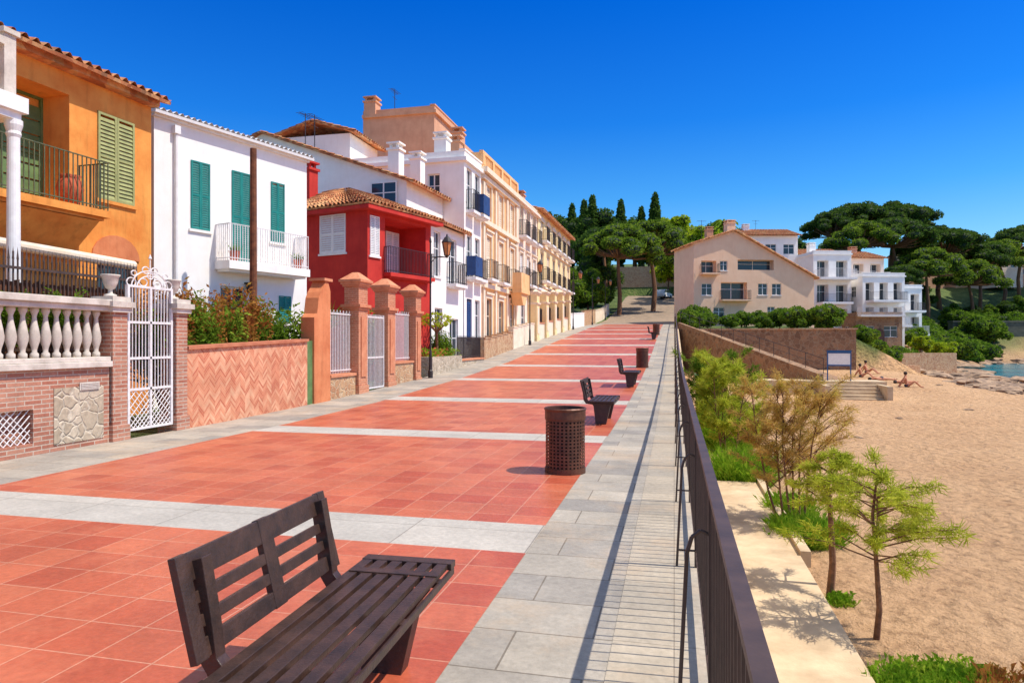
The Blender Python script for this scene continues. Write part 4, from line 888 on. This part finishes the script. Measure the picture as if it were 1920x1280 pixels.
# ---------------- rocks
def rockmesh(seed):
    import bmesh
    bm=bmesh.new(); bmesh.ops.create_icosphere(bm,subdivisions=3,radius=1)
    for v in bm.verts:
        n=v.co.normalized(); f=1+.45*noise.noise(n*1.3+V((seed*7,0,0)))+.25*noise.noise(n*4+V((seed*3,5,0)))+.1*noise.noise(n*9); v.co=V((n.x*f*1.5,n.y*f,n.z*f*.34))
    me=bpy.data.meshes.new('rock'); bm.to_mesh(me); bm.free(); me.materials.append(m_rock); return me
rm=[rockmesh(i) for i in range(4)]
n=0
while n<275:
    if n<70: y=R.uniform(72,116); x=28+.37*(y-76)+R.uniform(-9,1); s=R.uniform(.4,1.5)
    elif n<160: x=R.uniform(19.5,33); y=50.5+(x-20)*.35+R.uniform(-3,3.5); s=R.uniform(.35,1.15)
    elif n<200: x=R.uniform(25,44); y=R.uniform(62,73); s=R.uniform(.35,1.3)
    elif n<225: x=R.uniform(16,27); y=R.uniform(66,76); s=R.uniform(.3,1.0)
    elif n<252: x=R.uniform(46,76); y=R.uniform(130,137); s=R.uniform(.6,1.8)
    else: x=R.uniform(3,34); y=R.uniform(18,50); s=R.uniform(.05,.16)
    z=terr(x,y)
    mkobj('shore_rock',rm[n%4],None,T(x,y,max(z,-2.3),R.uniform(0,360),s*1.2),'weathered brown rock on the shore','rock',None,'shore rocks'); n+=1
# ---------------- people
def person(label,J,M,grp):
    E=thing('person',label,'person',M,grp)
    names=list(J['p']); idx={k:i for i,k in enumerate(names)}
    me=bpy.data.meshes.new('body'); me.from_pydata([J['p'][k] for k in names],[(idx[a],idx[c]) for a,c in J['e']],[])
    o=bpy.data.objects.new('body',me); COL.objects.link(o); mod=o.modifiers.new('s','SKIN'); mod.use_smooth_shade=True
    for k,i in idx.items():
        r=J['r'].get(k.rstrip('LR'),.05); me.skin_vertices[0].data[i].radius=(r,r)
    me.skin_vertices[0].data[idx['pelvis']].use_root=True
    o.modifiers.new('u','SUBSURF').levels=1
    dg=bpy.context.evaluated_depsgraph_get(); m2=bpy.data.meshes.new_from_object(o.evaluated_get(dg)); bpy.data.objects.remove(o)
    m2.materials.clear(); m2.materials.append(m_skin); mkobj('body',m2,E)
    h=V(J['p']['head']); ch=V(J['p']['chest']); pv=V(J['p']['pelvis'])
    ax=(h-ch).normalized(); b=MB(); c=h+ax*.04-V(J['face'])*.03
    b.lathe(0,0,[(.03,-.1),(.095,-.06),(.115,.0),(.1,.07),(.05,.115),(.005,.12)],10)
    b.obj('hair',m_hair,E,Matrix.Translation(c)@ax.to_track_quat('Z','Y').to_matrix().to_4x4(),smooth=True)
    b=MB(); a2=(ch-pv).normalized(); b.lathe(0,0,[(.13,-.1),(.165,-.04),(.165,.06),(.14,.1)],12); b.obj('swimwear',m_swim,E,Matrix.Translation(pv)@a2.to_track_quat('Z','Y').to_matrix().to_4x4())
    return E
RAD={'pelvis':.14,'waist':.12,'chest':.15,'neck':.055,'head':.1,'sh':.06,'el':.042,'wr':.03,'ha':.035,'hip':.095,'kn':.06,'an':.04,'toe':.035}
ED=[('pelvis','waist'),('waist','chest'),('chest','neck'),('neck','head')]+[(a+s,b_+s) for s in'LR' for a,b_ in(('sh','el'),('el','wr'),('wr','ha'),('hip','kn'),('kn','an'),('an','toe'))]+[('chest','shL'),('chest','shR'),('pelvis','hipL'),('pelvis','hipR')]
sit={'pelvis':(0,0,.12),'waist':(0,-.08,.32),'chest':(0,-.12,.52),'neck':(0,-.1,.7),'head':(0,-.07,.85)}
lie={'pelvis':(0,0,.12),'waist':(0,-.2,.12),'chest':(0,-.42,.13),'neck':(0,-.6,.13),'head':(0,-.75,.14)}
for s,sx in(('L',-1),('R',1)):
    sit.update({'sh'+s:(sx*.18,-.12,.6),'el'+s:(sx*.26,-.3,.35),'wr'+s:(sx*.24,-.42,.1),'ha'+s:(sx*.25,-.47,.04),'hip'+s:(sx*.1,.05,.11),'kn'+s:(sx*.13,.42,.4),'an'+s:(sx*.12,.75,.06),'toe'+s:(sx*.13,.92,.04)})
    lie.update({'sh'+s:(sx*.18,-.48,.12),'el'+s:(sx*.33,-.25,.07),'wr'+s:(sx*.3,0,.06),'ha'+s:(sx*.29,.09,.05),'hip'+s:(sx*.1,.08,.11),'kn'+s:(sx*.13,.5,.1),'an'+s:(sx*.15,.92,.06),'toe'+s:(sx*.17,.98,.15)})
JS={'p':sit,'e':ED,'r':RAD,'face':(0,1,0)}; JL={'p':lie,'e':ED,'r':RAD,'face':(0,0,1)}
for x,y,r,J,lb in((13.2,54,-110,JS,'sunbather in dark swimwear sitting on the sand'),(14.0,52,-80,JL,'sunbather lying on the sand beside others'),(14.2,56.5,-120,JS,'sunbather in dark swimwear sitting leaning back'),(15.0,50.5,-60,JL,'tanned sunbather stretched out on the sand'),(14.4,48,-100,JS,'person sitting on the sand facing the sea')):
    person(lb,J,T(x,y,terr(x,y)-.02,r),'people sunbathing on the beach')
# ---------------- car
E=thing('parked_car','white hatchback car parked under the trees','car',T(-1.8,117,prof(117)+.02,70))
b=MB(); b.prism([(-2,.3),(2,.3),(2.05,.7),(1.9,.9),(1.1,1.0),(.5,1.45),(-1.3,1.48),(-1.9,1.0),(-2.05,.7)],-.85,.85); b.obj('body',m_car,E,bev=.05)
MB().prism([(1.0,1.0),(.5,1.4),(-1.25,1.42),(-1.75,1.0)],-.86,.86).obj('window',m_gl,E)
MB().prism([(1.12,1.02),(.55,1.44),(.5,1.42),(1.05,1.0)],-.7,.7).obj('windscreen',m_gl,E)
for x in(-1.3,1.3):
    for s in(-1,1): MB().cyl((x,s*.68,.32),(x,s*.88,.32),.32,.32,18).obj('wheel',m_tyre,E)
# ---------------- world, sun, camera
sd=V((.6,.02,.98)).normalized(); el=math.asin(sd.z); az=math.atan2(sd.x,sd.y)
w=bpy.data.worlds.new('World'); SC.world=w; w.use_nodes=True; nt=w.node_tree; bg=nt.nodes['Background']
sky=nt.nodes.new('ShaderNodeTexSky'); sky.sky_type='NISHITA'; sky.sun_disc=False; sky.sun_elevation=el; sky.sun_rotation=az; sky.air_density=1.0; sky.dust_density=.4; sky.ozone_density=3
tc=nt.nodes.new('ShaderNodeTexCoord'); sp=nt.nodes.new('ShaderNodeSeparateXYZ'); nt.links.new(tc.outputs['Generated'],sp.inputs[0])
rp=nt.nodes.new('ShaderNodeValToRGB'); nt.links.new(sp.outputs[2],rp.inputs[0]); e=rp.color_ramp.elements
e[0].position=.0; e[0].color=(.95,1.05,1.1,1); e[1].position=1; e[1].color=(2.8,2.1,1.5,1)  # overhead sky, above the frame, brightened and warmed as added fill light
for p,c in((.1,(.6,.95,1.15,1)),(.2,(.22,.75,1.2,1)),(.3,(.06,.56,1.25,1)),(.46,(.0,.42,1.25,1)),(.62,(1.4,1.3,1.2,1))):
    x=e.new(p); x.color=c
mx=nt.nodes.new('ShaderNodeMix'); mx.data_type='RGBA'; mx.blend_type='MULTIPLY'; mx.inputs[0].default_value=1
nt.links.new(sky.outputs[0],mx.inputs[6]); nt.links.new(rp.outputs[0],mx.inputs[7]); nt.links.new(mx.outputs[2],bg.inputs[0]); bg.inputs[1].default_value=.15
ld=bpy.data.lights.new('sun','SUN'); ld.energy=4.8; ld.angle=math.radians(.5); ld.color=(1,.94,.84)
lo=bpy.data.objects.new('sun',ld); COL.objects.link(lo); lo.rotation_euler=sd.to_track_quat('Z','Y').to_euler()
cd=bpy.data.cameras.new('camera'); cam=bpy.data.objects.new('camera',cd); COL.objects.link(cam); cd.lens=24; cd.sensor_width=36; cd.clip_start=.05; cd.clip_end=5000
cam.location=(0,0,1.6); cam.rotation_euler=(math.radians(90),0,math.radians(13.36)); SC.camera=cam
SC.view_settings.view_transform='Standard'; SC.view_settings.look='None'; SC.view_settings.exposure=0
